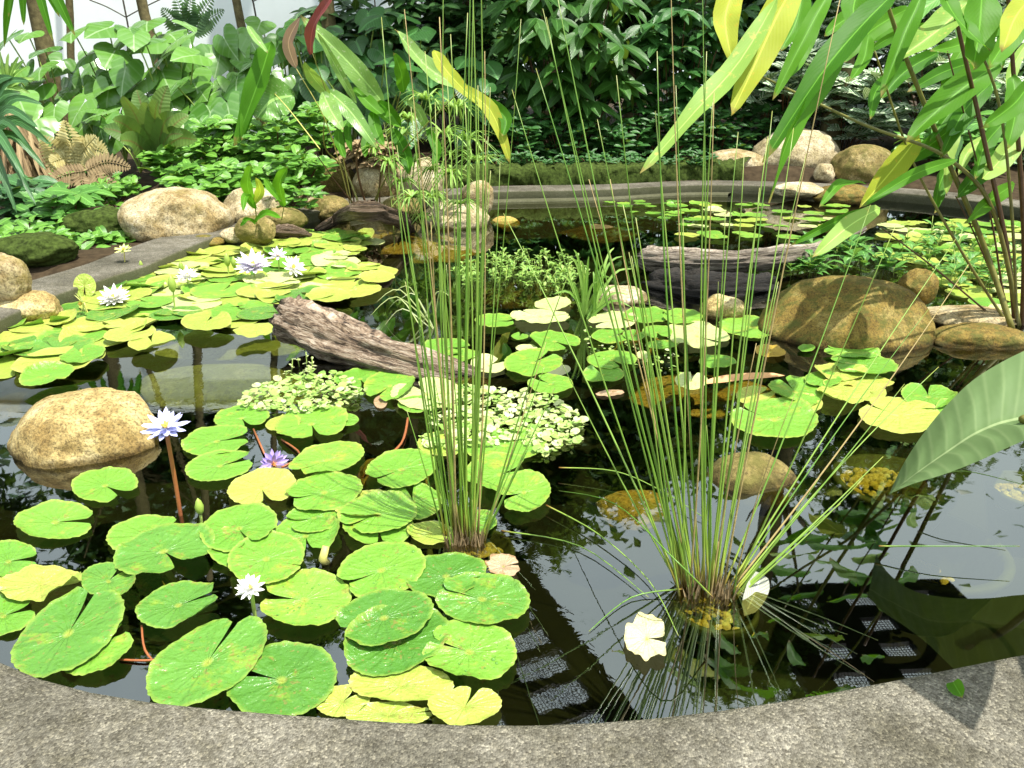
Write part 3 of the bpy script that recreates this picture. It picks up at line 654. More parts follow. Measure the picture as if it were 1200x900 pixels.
for a in [
 # near left
 (10, 658, 72, 44, 4, 0, b, 'small bright pad cut by the left edge, upper of three there', NG, 0, 9),
 (4, 722, 76, 44, 14, 4, b, 'pale green pad cut by the left edge, lowest of three there', NG, 0, 9),
 (47, 685, 96, 38, 6, None, y_, 'yellow-green folded pad with an upcurled edge near the left edge', NG, .01, 9, 0, 3),
 (65, 612, 92, 42, 4, -6, b, 'bright pad with lobes to the right, below the golden boulder', NG, 0, 8),
 (123, 569, 74, 37, 4, -52, b, 'rounded pad nearest below the golden boulder', NG, 0, 12),
 (110, 757, 92, 66, 20, 8, b, 'pad mostly hidden under the big split pad at the lower left rim', NG, 0, 10),
 (80, 742, 142, 74, 34, 40, d_, 'big split droplet-covered pad touching the rim at lower left', NG, .012, 5, 46),
 (172, 627, 90, 42, 8, 20, b, 'oval pad left of the blue lily stalk foot', NG, 0, 6),
 (127, 681, 63, 40, -6, 60, d_, 'small dark pad with droplets between two larger near-left pads', NG, .004, 8, 22),
 (192, 646, 116, 52, 14, -72, d_, 'droplet-dotted pad lying over the stalk foot of the blue lily', NG, .01, 10, 34),
 (209, 709, 95, 48, 14, 2, d_, 'lone oval droplet-dotted pad right of the hidden brown stone', NG, .006, 5, 34),
 (285, 642, 82, 46, 0, None, b, 'pad with a yellow patch under two others, above the near white lily', NG, 0),
 (280, 619, 88, 50, 14, -80, b, 'bright notched pad above the near white lily, left of the group', NG, .006, 7),
 (312, 655, 86, 58, 12, None, b, 'broad bright pad directly above the near white lily', NG, .009, 9, 14),
 (358, 628, 78, 45, 10, -88, b, 'bright pad with a downward notch beside the thick yellow stalk', NG, .004, 10, 14),
 (243, 776, 152, 78, 32, 38, d_, 'largest droplet-covered pad at the rim left of centre', NG, .014, 4, 64),
 (330, 797, 126, 84, 10, 152, d_, 'large round droplet-covered pad at the rim below the near white lily', NG, .006, 10, 56),
 (402, 822, 62, 34, 6, 45, y_, 'small yellow-green pad tucked at the rim between two larger pads', NG, 0),
 (357, 703, 104, 64, 6, 165, b, 'round bright pad right of the near white lily', NG, .006, 9, 34),
 # near centre
 (455, 838, 96, 26, 0, None, y_, 'yellow pad strip partly hidden behind the rim at centre', NG, 0),
 (470, 803, 116, 48, -4, None, y_, 'pale yellow pad under the dark overlapping pads at centre', NG, .001),
 (545, 828, 82, 44, 8, 66, y_, 'lime yellow notched pad at the rim, rightmost of the near group', NG, .005, 8),
 (465, 752, 122, 70, 20, None, d_, 'deep green pad under the darker split pad near centre', NG, .004, 9, 34),
 (550, 764, 106, 70, -4, 163, b, 'round bright pad nearest the ladder reflection', NG, .006, 8, 40),
 (447, 668, 100, 60, 14, 196, b, 'large notched pad left of the front foot of the left reeds', NG, .008, 6, 34),
 (523, 675, 90, 50, 8, -30, d_, 'deep green pad just below the foot of the left reeds', NG, .006, 6, 26),
 (565, 702, 106, 58, -4, 168, d_, 'deep green round pad beside the brown dead leaf', NG, .010, 7, 40),
 (450, 724, 110, 60, 12, 190, d_, 'dark droplet-covered split pad lying on top of the near centre stack', NG, .018, 5, 44),
 (443, 617, 78, 48, 0, -85, b, 'bright pad left of the left reeds, above the large notched pad', NG, .004, 7),
 (504, 625, 52, 26, 0, None, y_, 'small yellowish pad against the foot of the left reeds', NG, 0),
 # around clump
 (283, 490, 62, 27, 6, -75, b, 'small notched pad at the left end of the floating leaflets', MG, .002, 10),
 (332, 497, 40, 18, 4, None, y_, 'little yellow pad at the lower edge of the left floating leaflets', MG, 0),
 (365, 497, 82, 40, 10, -85, b, 'ragged pale pad below the left floating leaflets', MG, .005, 10),
 (254, 517, 78, 33, 8, -2, b, 'split pad right of the blue lily, upper of a pair', MG, .002, 8),
 (258, 546, 78, 33, 10, 4, b, 'split pad right of the blue lily, lower of a pair', MG, .005, 8),
 (307, 573, 77, 40, 6, -82, y_, 'yellow-hearted pad just below the purple lily', MG, .004, 11),
 (383, 539, 86, 36, 14, 205, b, 'long pad right of the purple lily', MG, .003, 6),
 (368, 607, 66, 32, 8, 190, b, 'pad in the dense group left of the left reeds, lowest left', MG, 0),
 (380, 577, 86, 42, 8, 192, b, 'broad pad below the long pad right of the purple lily', MG, .007, 6),
 (470, 550, 80, 42, 10, 205, b, 'toothed pad over the orange-brown stone, left of the reeds', MG, .003, 7),
 (425, 593, 62, 34, 4, None, y_, 'pale yellow pad left of the reeds amid brighter pads', MG, 0),
 (442, 603, 88, 42, 4, 215, b, 'wide pad left of the reeds overlapping the pale yellow one', MG, .006, 6),
 (484, 588, 64, 42, 0, 100, b, 'pad half hidden behind the stems of the left reeds', MG, .003),
 (520, 520, 60, 28, 0, None, y_, 'yellow pad behind the stems of the left reeds', MG, 0),
 (556, 612, 50, 28, 0, None, b, 'pad at the right foot of the left reeds', MG, 0),
 (592, 522, 92, 36, 4, None, b, 'bright pad at the front edge of the right floating leaflets', MG, .002),
 (586, 556, 80, 46, 4, 20, b, 'bright pad right of the left reeds, upper of two overlapping', MG, .004),
 (614, 577, 60, 46, 8, 192, b, 'orange-hearted pad right of the left reeds, lower of two overlapping', MG, .008, 12),
 (422, 444, 58, 22, 4, -80, b, 'pad against the front of the driftwood log, left one', MG, .002, 9),
 (457, 452, 58, 34, 8, 230, b, 'notched pad in front of the driftwood log, middle one', MG, .004, 7),
 (500, 462, 80, 36, 0, 120, p_, 'washed-out pale pad behind the left reeds by the log end', MG, .002),
 (487, 474, 40, 18, 0, None, b, 'little pad between the log and the left reeds', MG, 0),
 (405, 492, 30, 14, 0, None, b, 'tiny pad at the right end of the left floating leaflets', MG, 0),
 # mid
 (581, 376, 47, 15, 0, -10, b, 'slim pad left of the tuft of grass, nearest the reeds', CG, 0, 6),
 (648, 356, 41, 14, 4, None, p_, 'pale pad just left of the tuft of grass', CG, 0),
 (633, 371, 66, 17, -2, 140, p_, 'wide pale pad left of the foot of the grass tuft', CG, .003, 6),
 (609, 394, 19, 8, 0, 80, b, 'tiny heart-shaped pad in mid pond', CG, 0, 14),
 (650, 400, 57, 22, -4, -45, b, 'round green pad in mid pond, upper of two touching', CG, .002, 12),
 (617, 408, 24, 8, 0, None, p_, 'sliver of pale pad behind the largest mid-pond pad', CG, 0),
 (625, 425, 65, 30, 4, 42, b, 'largest round green pad in mid pond, lower of two touching', CG, .005, 9),
 (645, 450, 51, 22, -2, 142, b, 'round green pad just above the right floating leaflets', CG, .001, 12),
 (573, 428, 41, 18, 0, 40, p_, 'washed-out white pad at the end of the driftwood log', CG, 0),
 (523, 407, 54, 20, 0, -20, b, 'pad behind the left reeds above the log end', CG, .002),
 (542, 417, 42, 15, 0, None, b, 'lesser pad behind the left reeds above the log end', CG, 0),
 (718, 376, 56, 20, 4, 200, p_, 'pale pad right of the foot of the grass tuft', CG, .001),
 (757, 370, 54, 18, 0, None, b, 'pad in the back row behind the right reeds, left one', CG, .003),
 (799, 371, 48, 17, 0, 180, b, 'pad in the back row behind the right reeds, next to the small pointed stone', CG, .001),
 (715, 394, 42, 17, 0, 20, b, 'small pad in the second row right of the grass tuft', CG, 0),
 (743, 393, 25, 12, 0, 60, b, 'tiny pad between the second-row pads', CG, .001, 18),
 (770, 389, 34, 15, 0, -80, b, 'small notched pad left of the large white-lit pad', CG, .002),
 (817, 394, 73, 28, -6, -30, p_, 'large white-lit round pad behind the right reeds', CG, .004, 6),
 (877, 383, 72, 24, -8, 180, b, 'long pointed pad in front of the rust-brown dome, left side', CG, .002, 5),
 (776, 404, 38, 10, 0, None, b, 'thin pad under the large white-lit pad', CG, 0),
 (717, 422, 55, 21, 0, -60, b, 'round pad behind the leftmost right-reed stems, upper', CG, .003, 8),
 (707, 439, 46, 19, 0, 115, b, 'round pad behind the leftmost right-reed stems, lower', CG, .001, 14),
 (841, 424, 42, 15, 0, None, b, 'oval pad behind the right reeds near the orange strip', CG, 0),
 (810, 446, 37, 20, 0, 80, p_, 'pale notched pad at the left end of the orange strip', CG, .002, 14),
 (753, 416, 15, 9, 0, None, p_, 'tiny white pad behind the right reeds', CG, 0),
 # right
 (903, 412, 34, 13, -4, None, 'pad_brown', 'yellow-brown ageing pad in front of the rust-brown dome', RG, 0),
 (945, 408, 19, 8, 0, None, b, 'tiny green pad in front of the rust-brown dome', RG, 0),
 (998, 413, 64, 17, -6, 170, b, 'topmost pad of the stack before the dome', RG, .001, 6),
 (1012, 428, 76, 26, -6, 190, b, 'right pad of the stack before the dome', RG, .004, 6),
 (985, 436, 60, 20, 0, None, y_, 'yellow pad inside the stack before the dome', RG, .002),
 (965, 444, 42, 18, 0, 30, b, 'left pad of the stack before the dome', RG, .003),
 (1008, 447, 74, 18, -4, 175, y_, 'flat yellow pad low in the stack before the dome', RG, .003),
 (885, 464, 43, 22, 0, 30, y_, 'small yellow-rimmed pad under the right end of the orange strip', RG, .001),
 (932, 459, 62, 32, -12, 130, b, 'broad shaded pad right of the small yellow-rimmed pad', RG, .006, 9),
 (941, 472, 44, 20, -8, None, y_, 'yellow pad beneath the broad shaded pad', RG, .002),
 (988, 459, 60, 29, -4, 160, y_, 'sunlit pad at the front of the stack before the dome', RG, .007, 6),
 (1022, 461, 32, 18, 0, 120, y_, 'little heart-shaped yellow pad right of the stack', RG, .004, 16),
 (907, 492, 99, 43, -4, 152, b, 'large oval pad, front one behind the right reeds', RG, .005, 5),
 (1055, 487, 94, 40, -6, 158, y_, 'large sunlit yellow pad left of the big grey-green leaf', RG, .005, 5),
 (1088, 465, 62, 30, -6, 100, b, 'notched green pad touching the big grey-green leaf', RG, .002, 12),
 (1114, 480, 34, 22, 0, None, b, 'green pad partly under the big grey-green leaf', RG, 0)]:
    a = list(a); a[2] *= 1.06; a[3] *= 1.06; pad(*a)
# crowded beds
def PY(p):
    d = p - Vector((0, 0, CZ)); return 450 - FOC * (SS * d.y + CC * d.z) / (CC * d.y - SS * d.z)
def inpoly(x, y, poly):
    c = False
    for i in range(len(poly)):
        (x1, y1), (x2, y2) = poly[i], poly[i - 1]
        if (y1 > y) != (y2 > y) and x < (x2 - x1) * (y - y1) / (y2 - y1) + x1: c = not c
    return c
LANDM = [(134, 350, 'the open white lily'), (297, 312, 'the big lilac-white lily'), (220, 324, 'the small white lily'), (145, 310, 'the pale yellow star lily'), (97, 345, 'the upright pad'), (40, 362, 'the low golden stone'), (343, 318, 'the leaning white lily'), (330, 372, 'the driftwood end'), (203, 350, 'the tall green bud'), (207, 290, 'the big tan boulder'), (300, 285, 'the leafy shoot'), (400, 262, 'the arched root'), (55, 440, 'the front corner of the left bed'), (440, 322, 'the right tip of the left bed'), (250, 376, 'the front edge of the left bed'),
 (850, 300, 'the grey driftwood'), (938, 228, 'the flat grey slab stone'), (988, 235, 'the flat brown rim stone'), (800, 240, 'the far rim step'), (880, 262, 'the middle of the far water'), (1076, 330, 'the stone behind the dome boulder'), (1180, 350, 'the foot of the ginger canes'), (1130, 262, 'the right rim'), (1100, 290, 'the shallow-water leafy plants'), (700, 275, 'the long olive stone')]
TN = {'pad_bright': 'green', 'pad_yellow': 'yellow-green', 'pad_pale': 'pale', 'pad_deep': 'dark green', 'pad_brown': 'brown'}
def pad_label(x, y, r, big, tone, where):
    for l in sorted(LANDM, key=lambda q: (q[0] - x) ** 2 + ((q[1] - y) * 2.5) ** 2)[:5]:
        dx, dy = x - l[0], (y - l[1]) * 2.5
        for rel in ((('right of' if dx > 0 else 'left of'), ('in front of' if dy > 0 else 'behind')) if abs(dx) > abs(dy) else (('in front of' if dy > 0 else 'behind'), ('right of' if dx > 0 else 'left of'))):
            s = '%s %s lily pad %s %s' % ('broad' if r > big else 'smaller', TN[tone], rel, l[2])
            if s not in USED: USED.add(s); return s
    return where
USED = set()
def bed(poly, r0, r1, md, tones, label, group, seed, mx=90, zb=.003):
    rnd = random.Random(seed); pts = []
    xs = [p[0] for p in poly]; ys = [p[1] for p in poly]; tries = 0
    cand = []
    while tries < 6000 and len(pts) < mx:
        tries += 1; x = rnd.uniform(min(xs), max(xs)); y = rnd.uniform(min(ys), max(ys))
        if not inpoly(x, y, poly): continue
        p = P(x, y)
        if (p - PC).length > ring_pt(math.degrees(math.atan2(p.y - PC.y, p.x - PC.x)), 0, 0).length * 9: continue
        if all((p - q).length > md for q in pts): pts.append(p)
    pts.sort(key=lambda p: -p.y)
    for i, p in enumerate(pts):
        r = rnd.uniform(r0, r1); tn_ = rnd.choice(tones)
        pad(0, 0, 50 if r / scale_at(p) > 18 else 30, 0, 0, rnd.uniform(0, 360), tn_, pad_label(600 + FOC * p.x / (scale_at(p) * FOC), PY(p), r, (r0 + r1) / 2, tn_, label), group, world=(p.x, p.y, r), zz=zb + .0035 * (i % 9) + rnd.uniform(0, .002), gap=rnd.uniform(5, 12), wav=rnd.uniform(.35, .9))
bed([(0, 385), (60, 372), (100, 330), (150, 318), (185, 302), (250, 296), (320, 280), (420, 270), (432, 288), (400, 303), (440, 318), (425, 338), (400, 352), (330, 352), (300, 385), (240, 378), (180, 375), (150, 392), (100, 402), (70, 432), (0, 440)],
    .13, .20, .135, [y_, b, y_, b, y_, p_, 'pad_deep'], 'yellow-green pad crowded among overlapping pads along the left rim', 'crowded lily pads along the left rim', 5, 150)
for a in [(178, 401, 56, 21, 8, 95, y_, 'sunlit heart-shaped pad at the open-water edge of the left bed, right of two'),
 (97, 416, 55, 21, 14, 95, b, 'green heart-shaped pad at the open-water edge of the left bed'),
 (152, 391, 64, 17, 8, 20, y_, 'long pad at the open-water edge of the left bed behind the sunlit heart-shaped one'),
 (55, 440, 66, 21, 14, None, b, 'long green pad, front corner of the left bed'),
 (242, 377, 60, 22, 2, 60, y_, 'round pad at the front of the left bed, left of the driftwood'),
 (300, 387, 54, 16, 8, None, y_, 'pad touching the broken end of the driftwood log'),
 (385, 347, 54, 14, 0, None, y_, 'pad at the right tip of the left bed behind the driftwood'),
 (442, 325, 42, 12, 2, None, y_, 'farthest right pad of the left bed'),
 (413, 290, 22, 9, 0, None, y_, 'tiny round pad at the back right of the left bed'),
 (395, 278, 36, 8, 0, None, b, 'shaded green pad at the back of the left bed by the arched root'),
 (100, 326, 30, 50, 0, None, b, 'standing upright pad beside the left rim')]:
    if 'upright' in a[7]: continue
    pad(*a, group='lily pads at the edge of the left bed', lift=.03)
mb = MB(); heart(mb, P(99, 335, .10), Vector((.1, .1, 1)), Vector((.4, -1, .3)), .15, .12, .1, .05, shape='round')
tag(mb.build('lily_pad', M['pad_yellow']), 'pad standing upright on edge beside the left rim', 'lily pad')
bed([(790, 240), (830, 236), (1000, 243), (1005, 262), (930, 280), (790, 282)], .07, .12, .15, [b, p_, b, y_], 'small pale green pad scattered in the far water behind the grey driftwood', 'small pads in the far right water', 8, 42)
bed([(700, 236), (790, 236), (790, 262), (740, 250)], .06, .09, .2, [d_, b], 'small dark pad in the far water left of the scattered ones', 'small pads in the far middle water', 18, 14)
bed([(1040, 262), (1200, 258), (1200, 372), (1150, 360), (1100, 330), (1040, 300)], .09, .15, .15, [y_, y_, b, p_], 'yellow-lit pad crowded in the water behind the ginger stems at right', 'crowded pads behind the ginger stems', 9, 60)
bed([(420, 268), (345, 272), (400, 284), (430, 279)], .07, .10, .14, [b], 'small green pad below the arched root', 'small pads below the arched root', 10, 6)

# ------------------------------------------------------------------ water lilies
def stalk(mb, p0, p1, r, bow=(0, 0, 0)): tube(mb, curve(p0, p1, bow, 8), r, 7)
def lily(px, py, foot, wpx, petal, st, stalkm, label, face=(0, -.3, 1), npet=18, openn=.9, z=None, sr=.004, name='water_lily', Y=None):
    f = P(foot[0], foot[1], 0); top = Q(px, py, f.y if Y is None else Y); s = scale_at(top); Lp = wpx * s / 2 * 1.05
    root = empty(name, f); tag(root, label, 'water lily', 'water lily flowers')
    face = Vector(face).normalized()
    mb = MB(); stalk(mb, f - Vector((0, 0, .12)), top - face * Lp * .1, sr, (U(-.01, .01), 0, 0)); part(mb, 'stalk', M[stalkm], root)
    a = face.cross(Vector((1, .2, 0))).normalized(); c = face.cross(a)
    pm = MB()
    for ring, (k, el) in enumerate(((npet // 2, .12), (npet // 2, .42), (npet // 3, .85))):
        for i in range(k):
            th = 2 * math.pi * (i + .5 * ring) / k + U(-.08, .08); e = el * openn + U(-.06, .06)
            d = (a * math.cos(th) + c * math.sin(th)) * math.cos(e) + face * math.sin(e)
            leaf(pm, top + d * Lp * .08, top + d * Lp * U(.88, 1.05), Lp * .29, face - d * .2, -.06, 'lance', .35, 0, 6)
    part(pm, 'petals', M[petal], root)
    sm = MB()
    for i in range(26):
        th = U(0, 6.28); e = U(.9, 1.5); d = (a * math.cos(th) + c * math.sin(th)) * math.cos(e) + face * math.sin(e)
        tube(sm, [top + d * Lp * .04, top + d * Lp * U(.25, .36)], [Lp * .03, Lp * .022], 5)
    part(sm, 'stamens', M[st], root)
lily(134, 350, (138, 362), 36, 'petal_white', 'stamen', 'stalk_green', 'fully open white water lily in the left bed, nearest the left rim', npet=26)
lily(297, 312, (297, 330), 42, 'petal_lilac', 'stamen', 'stalk_green', 'big lilac-white water lily behind the driftwood end', npet=26)
lily(343, 314, (345, 328), 30, 'petal_white', 'stamen', 'stalk_green', 'white water lily leaning right, beside the big lilac-white one', (.5, -.3, .6))
lily(220, 324, (220, 340), 26, 'petal_white', 'stamen', 'stalk_green', 'small white water lily in the middle of the left bed', npet=18)
lily(145, 293, (147, 324), 20, 'petal_lime', 'stamen', 'stalk_yellow', 'pale yellow star-shaped lily on a tall stalk before the left rim', openn=.6, npet=12)
lily(97, 355, (113, 372), 28, 'petal_lime', 'stamen', 'stalk_yellow', 'wilted cream lily drooping over pads near the left rim', (-.6, -.5, -.1), 10, .5)
lily(326, 300, (322, 322), 24, 'petal_lilac', 'stamen', 'stalk_green', 'half-open whitish lily behind the big lilac-white one', openn=1.2, npet=12)
lily(194, 502, (210, 604), 54, 'petal_blue', 'stamen', 'stalk_red', 'pale blue water lily on a tall red-brown stalk right of the golden boulder', (0.05, -.25, 1), 20, .75, sr=.0065)
lily(320, 544, (332, 545), 36, 'petal_purple', 'stamen_orange', 'stalk_red', 'purple water lily with an orange centre lying on its side', (.55, -.75, .25), 22, .8, sr=.0055)
lily(294, 690, (303, 725), 36, 'petal_white', 'stamen', 'stalk_green', 'white water lily with a yellow centre above the big rim pads', (0, -.35, 1), 20, 1.2, sr=.005)
def budf(px, py, foot, hpx, label):
    f = P(*foot, 0); top = Q(px, py, f.y); s = scale_at(top); L = hpx * s; root = empty('lily_bud', f); tag(root, label, 'lily bud', 'lily buds')
    mb = MB(); stalk(mb, f - Vector((0, 0, .08)), top, .0045); part(mb, 'stalk', M['stalk_green'], root)
    mb = MB(); tube(mb, [top, top + Vector((0, 0, L * .2)), top + Vector((0, 0, L * .5)), top + Vector((0, 0, L * .8)), top + Vector((0, 0, L))], [L * .08, L * .2, L * .24, L * .15, L * .02], 8); part(mb, 'bud', M['bud'], root)
budf(203, 342, (204, 366), 20, 'green bud on a stalk in front of the small white lily')
budf(166, 315, (166, 327), 10, 'small green bud right of the pale yellow star lily')
budf(267, 312, (268, 326), 16, 'green bud left of the big lilac-white lily, left one')
budf(275, 314, (276, 326), 14, 'green bud left of the big lilac-white lily, right one')
budf(213, 318, (212, 328), 12, 'green bud behind the small white lily')
budf(235, 603, (235, 612), 22, 'short yellow-brown bud standing between pads right of the blue lily stalk')
# floating and dead leaves, strips, stubs
pad(758, 748, 50, 54, 30, -35, 'deadpad', 'cream-yellow torn dead leaf floating on open water', 'dead leaves', .002, 8, wav=2.2, ragged=.26)
pad(590, 663, 40, 26, -10, 20, 'deadbrown', 'brown dead leaf floating at the right foot of the left reeds', 'dead leaves', .003, 3, wav=2, ragged=.25)
pad(715, 461, 34, 8, 4, None, 'deadbrown', 'reddish sunken leaf below the mid-pond pads', 'dead leaves', -.0)
pad(446, 471, 16, 16, 4, None, 'deadbrown', 'small rusty dead leaf in front of the driftwood pads', 'dead leaves', 0)
mb = MB(); leaf(mb, P(826, 449, .012), P(920, 440, .02), .055, (0, -.2, 1), .02, 'strap', .3, 0, 8); tag(mb.build('fallen_leaf_sheath', M['orange_leaf']), 'long orange-brown strip floating behind the right reeds', 'dead leaf')
mb = MB(); tube(mb, [P(385, 662, -.02), P(378, 655, .03), P(382, 640, .06)], [.012, .012, .010], 8); tag(mb.build('flower_stalk', M['stalk_yellow']), 'thick cut yellow stalk poking up between near pads', 'stalk')
mb = MB(); tube(mb, spline([P(478, 490, .01), P(470, 520, .01), P(440, 545, .01), P(425, 560, -.01)], 5), .005, 5); tag(mb.build('curved_twig', M['stalk_red']), 'thin curved twig in dark water left of the reeds', 'twig')
mb = MB(); tube(mb, spline([P(330, 440 + 75, .005), P(352, 533, .01), P(330, 548, .0)], 4), .004, 5); tube(mb, [P(297, 503, .01), P(310, 532, .01)], .004, 5); tag(mb.build('curved_twig', M['stalk_red']), 'red-brown stalks lying beside the purple lily', 'twig')
mb = MB(); tube(mb, spline([P(140, 773, .004), P(170, 774, .006), P(200, 771, .004)], 4), .003, 5); tube(mb, spline([P(166, 733, .004), P(170, 762, .003), P(188, 783, -.01)], 4), .003, 5); tag(mb.build('curved_twig', M['stalk_red']), 'thin brown twigs in the water between the two big rim pads', 'twig')
mb = MB(); leaf(mb, P(1117, 799, .106), P(1128, 818, .112), .032, (-.5, -.5, .6), .1, 'oval', .5, 0, 6); tag(mb.build('fallen_leaf', M['ginger']), 'small fresh green leaf lying on the rim at right', 'leaf')

# ------------------------------------------------------------------ sunken planting pots with gravel
def pebbles(mb, C, rx, ry, n, r, z, seed=1):
    rnd = random.Random(seed)
    import bmesh
    for i in range(n):
        a = rnd.uniform(0, 6.283); q = math.sqrt(rnd.random()); x = C.x + math.cos(a) * rx * q; y = C.y + math.sin(a) * ry * q
        s = r * rnd.uniform(.6, 1.3); vs = []; fs = []; k = 7; dz = (1 - q * q) * .03
        sx, sy = s * rnd.uniform(.7, 1.3), s * rnd.uniform(.7, 1.2); ro = rnd.uniform(0, 3)
        for l, (kr, kz) in enumerate(((1, 0), (.85, .4), (.45, .62))):
            for j in range(k):
                t = j * 6.283 / k; X, Y_ = sx * kr * math.cos(t), sy * kr * math.sin(t)
                vs.append((x + X * math.cos(ro) - Y_ * math.sin(ro), y + X * math.sin(ro) + Y_ * math.cos(ro), z + dz + s * kz))
        vs.append((x, y, z + dz + s * .68))
        fs = [(l * k + j, l * k + (j + 1) % k, (l + 1) * k + (j + 1) % k, (l + 1) * k + j) for l in range(2) for j in range(k)] + [(2 * k + j, 2 * k + (j + 1) % k, 3 * k) for j in range(k)]
        mb.add(vs, fs)
def pot(cx, cy, wpx, z, hgt, label, npb, pr=.012, open_=False, seed=1):
    C = P(cx, cy, z); r = wpx * scale_at(C) / 2; root = empty('sunken_pot', (C.x, C.y, z - hgt)); tag(root, label, 'plant pot', 'planting pots under water')
    mb = MB(); prof = [(.6, -hgt), (.95, -.03), (1.0, -.01), (1.0, .004), (.97, .01), (.88, .008), (.86, -.04)] + ([(.6, -hgt * .8)] if open_ else [(.0, -.03)])
    vs = []; fs = []; n = 40
    for i in range(n):
        for (kr, kz) in prof: vs.append((C.x + r * kr * math.cos(i * 6.2832 / n), C.y + r * kr * math.sin(i * 6.2832 / n), z + kz))
    k = len(prof)
    for i in range(n):
        for j in range(k - 1): fs.append((i * k + j, ((i + 1) % n) * k + j, ((i + 1) % n) * k + j + 1, i * k + j + 1))
    mb.add(vs, fs); part(mb, 'pot', M['pot'], root)
    mb = MB(); pebbles(mb, C, r * (.5 if open_ else .88), r * (.5 if open_ else .88), npb, pr, z - (.045 if not open_ else hgt * .6), seed)
    g = part(mb, 'gravel', M['gravel'], root); g['kind'] = 'stuff'
pot(1046, 565, 136, -.015, .22, 'shallow pot of yellow gravel just under water below the big grey-green leaf', 230, .014, seed=2)
pot(1085, 640, 180, -.18, .25, 'wide algae-green pot sunk deeper in front of the yellow gravel pot', 70, .016, True, seed=3)
pot(1206, 575, 90, -.02, .22, 'pot of yellow gravel under water cut by the right edge', 120, .013, seed=4)
pot(552, 647, 104, -.02, .22, 'gravel pot holding the left reed clump', 130, .012, seed=5)
pot(838, 712, 100, -.05, .22, 'gravel pot holding the right reed clump', 110, .012, seed=6)
mb = MB(); leaf(mb, P(872, 722, -.03), P(892, 672, .0), .06, (-.4, -1, .2), .1, 'oval', .4, .02, 8); tag(mb.build('dead_leaf', M['dry_pale']), 'whitish dead leaf standing in the water at the right reed clump', 'dead leaf')

# ------------------------------------------------------------------ reed clumps
def reeds(label, base, bw, stems, fill, bent, seed):
    rnd = random.Random(seed); f = P(base[0], base[1], 0); root = empty('reed_clump', f); tag(root, label, 'reeds', 'tall reed clumps in the pond')
    def stem(foot, tip, r, bow=(0, 0, 0), n=12):
        mb = MB(); c = curve(foot, tip, bow, n); tube(mb, c, [lerp(r, r * .28, i / n) for i in range(n + 1)], 6); part(mb, 'stem', M['dry_stem'] if rnd.random() < .12 else M['reed'], root)
    for (bx, by, tx, ty, dy) in stems:
        foot = P(bx, by, -.03); tip = Q(tx, ty, foot.y + dy); L = (tip - foot).length
        stem(foot, tip, rnd.uniform(.0028, .0040), Vector((rnd.uniform(-.012, .012), rnd.uniform(-.02, .02), 0)) * L)
    for i in range(fill):
        bx = rnd.gauss(0, bw * .38); bx = max(-bw / 2, min(bw / 2, bx)); by = rnd.uniform(-9, 4)
        foot = P(base[0] + bx, base[1] + by, -.03)
        L = rnd.uniform(*((.10, .9))) if rnd.random() < .55 else rnd.uniform(.8, 1.5)
        ln = bx / bw * rnd.uniform(.2, 1.0) * FAN + rnd.gauss(0, .05) + LEAN
        tip = foot + Vector((ln * L, rnd.gauss(0, .10) * L, L * math.sqrt(max(.1, 1 - ln * ln))))
        stem(foot, tip, rnd.uniform(.0022, .0034), Vector((rnd.uniform(-.015, .015), rnd.uniform(-.02, .02), 0)) * L, 9)
    for pts in bent:
        mb = MB(); c = spline(pts, 5); tube(mb, c, [lerp(.0026, .0010, i / (len(c) - 1)) for i in range(len(c))], 5); part(mb, 'bent_stem', M['reed'], root)
    # short dry sheaths at the foot
    mb = MB()
    for i in range(40):
        p = P(base[0] + rnd.uniform(-bw / 2, bw / 2), base[1] + rnd.uniform(-6, 4), -.02)
        leaf(mb, p, p + Vector((rnd.uniform(-.02, .02), rnd.uniform(-.015, .01), rnd.uniform(.04, .09))), .007, (0, -1, .1), .0, 'blade', .5, 0, 4)
    part(mb, 'base_sheaths', M['dry'], root)
FAN, LEAN = .45, -.01
A1 = [(522, 640, 470, 205, .1), (524, 640, 447, 20, .2), (526, 640, 484, 110, -.1), (528, 640, 465, 170, .2), (530, 642, 498, 60, .1), (533, 640, 512, 150, 0), (535, 642, 520, -60, .1), (538, 640, 528, 40, .1), (540, 642, 524, 90, .2), (542, 641, 548, 15, 0), (544, 642, 552, -80, .1), (546, 640, 556, -60, .0), (548, 640, 560, 100, .1), (550, 640, 550, -120, .1), (552, 642, 562, -90, -.1), (554, 640, 572, 160, .1), (556, 641, 575, 200, .1), (558, 640, 586, 190, .2), (560, 640, 568, 60, .1), (540, 640, 510, 120, .3), (531, 640, 492, 240, .1), (536, 640, 505, 260, .0), (547, 640, 530, 200, .1), (525, 640, 482, 300, .1), (529, 640, 475, 330, .0), (560, 641, 638, 430, .1), (562, 641, 650, 455, .1), (561, 641, 630, 480, .2), (563, 642, 622, 520, .1), (564, 642, 640, 400, .2), (562, 642, 612, 540, .0), (534, 640, 515, 20, -.1), (551, 640, 545, 120, .1), (543, 640, 536, 160, .1), (555, 640, 560, 250, .0), (549, 640, 552, 300, .0), (527, 640, 500, 350, .1)]
reeds('tall upright reed clump standing left of centre among the pads', (544, 645), 44, A1, 20,
      [[P(655, 548, .03), P(720, 552, .04), P(775, 575, .03), P(830, 610, .01)], [P(640, 592, .02), P(700, 625, .02), P(760, 680, .01), P(795, 745, .004)], [P(588, 622, .01), P(680, 640, .012), P(760, 700, .006)]], 3)
FAN, LEAN = .55, -.02
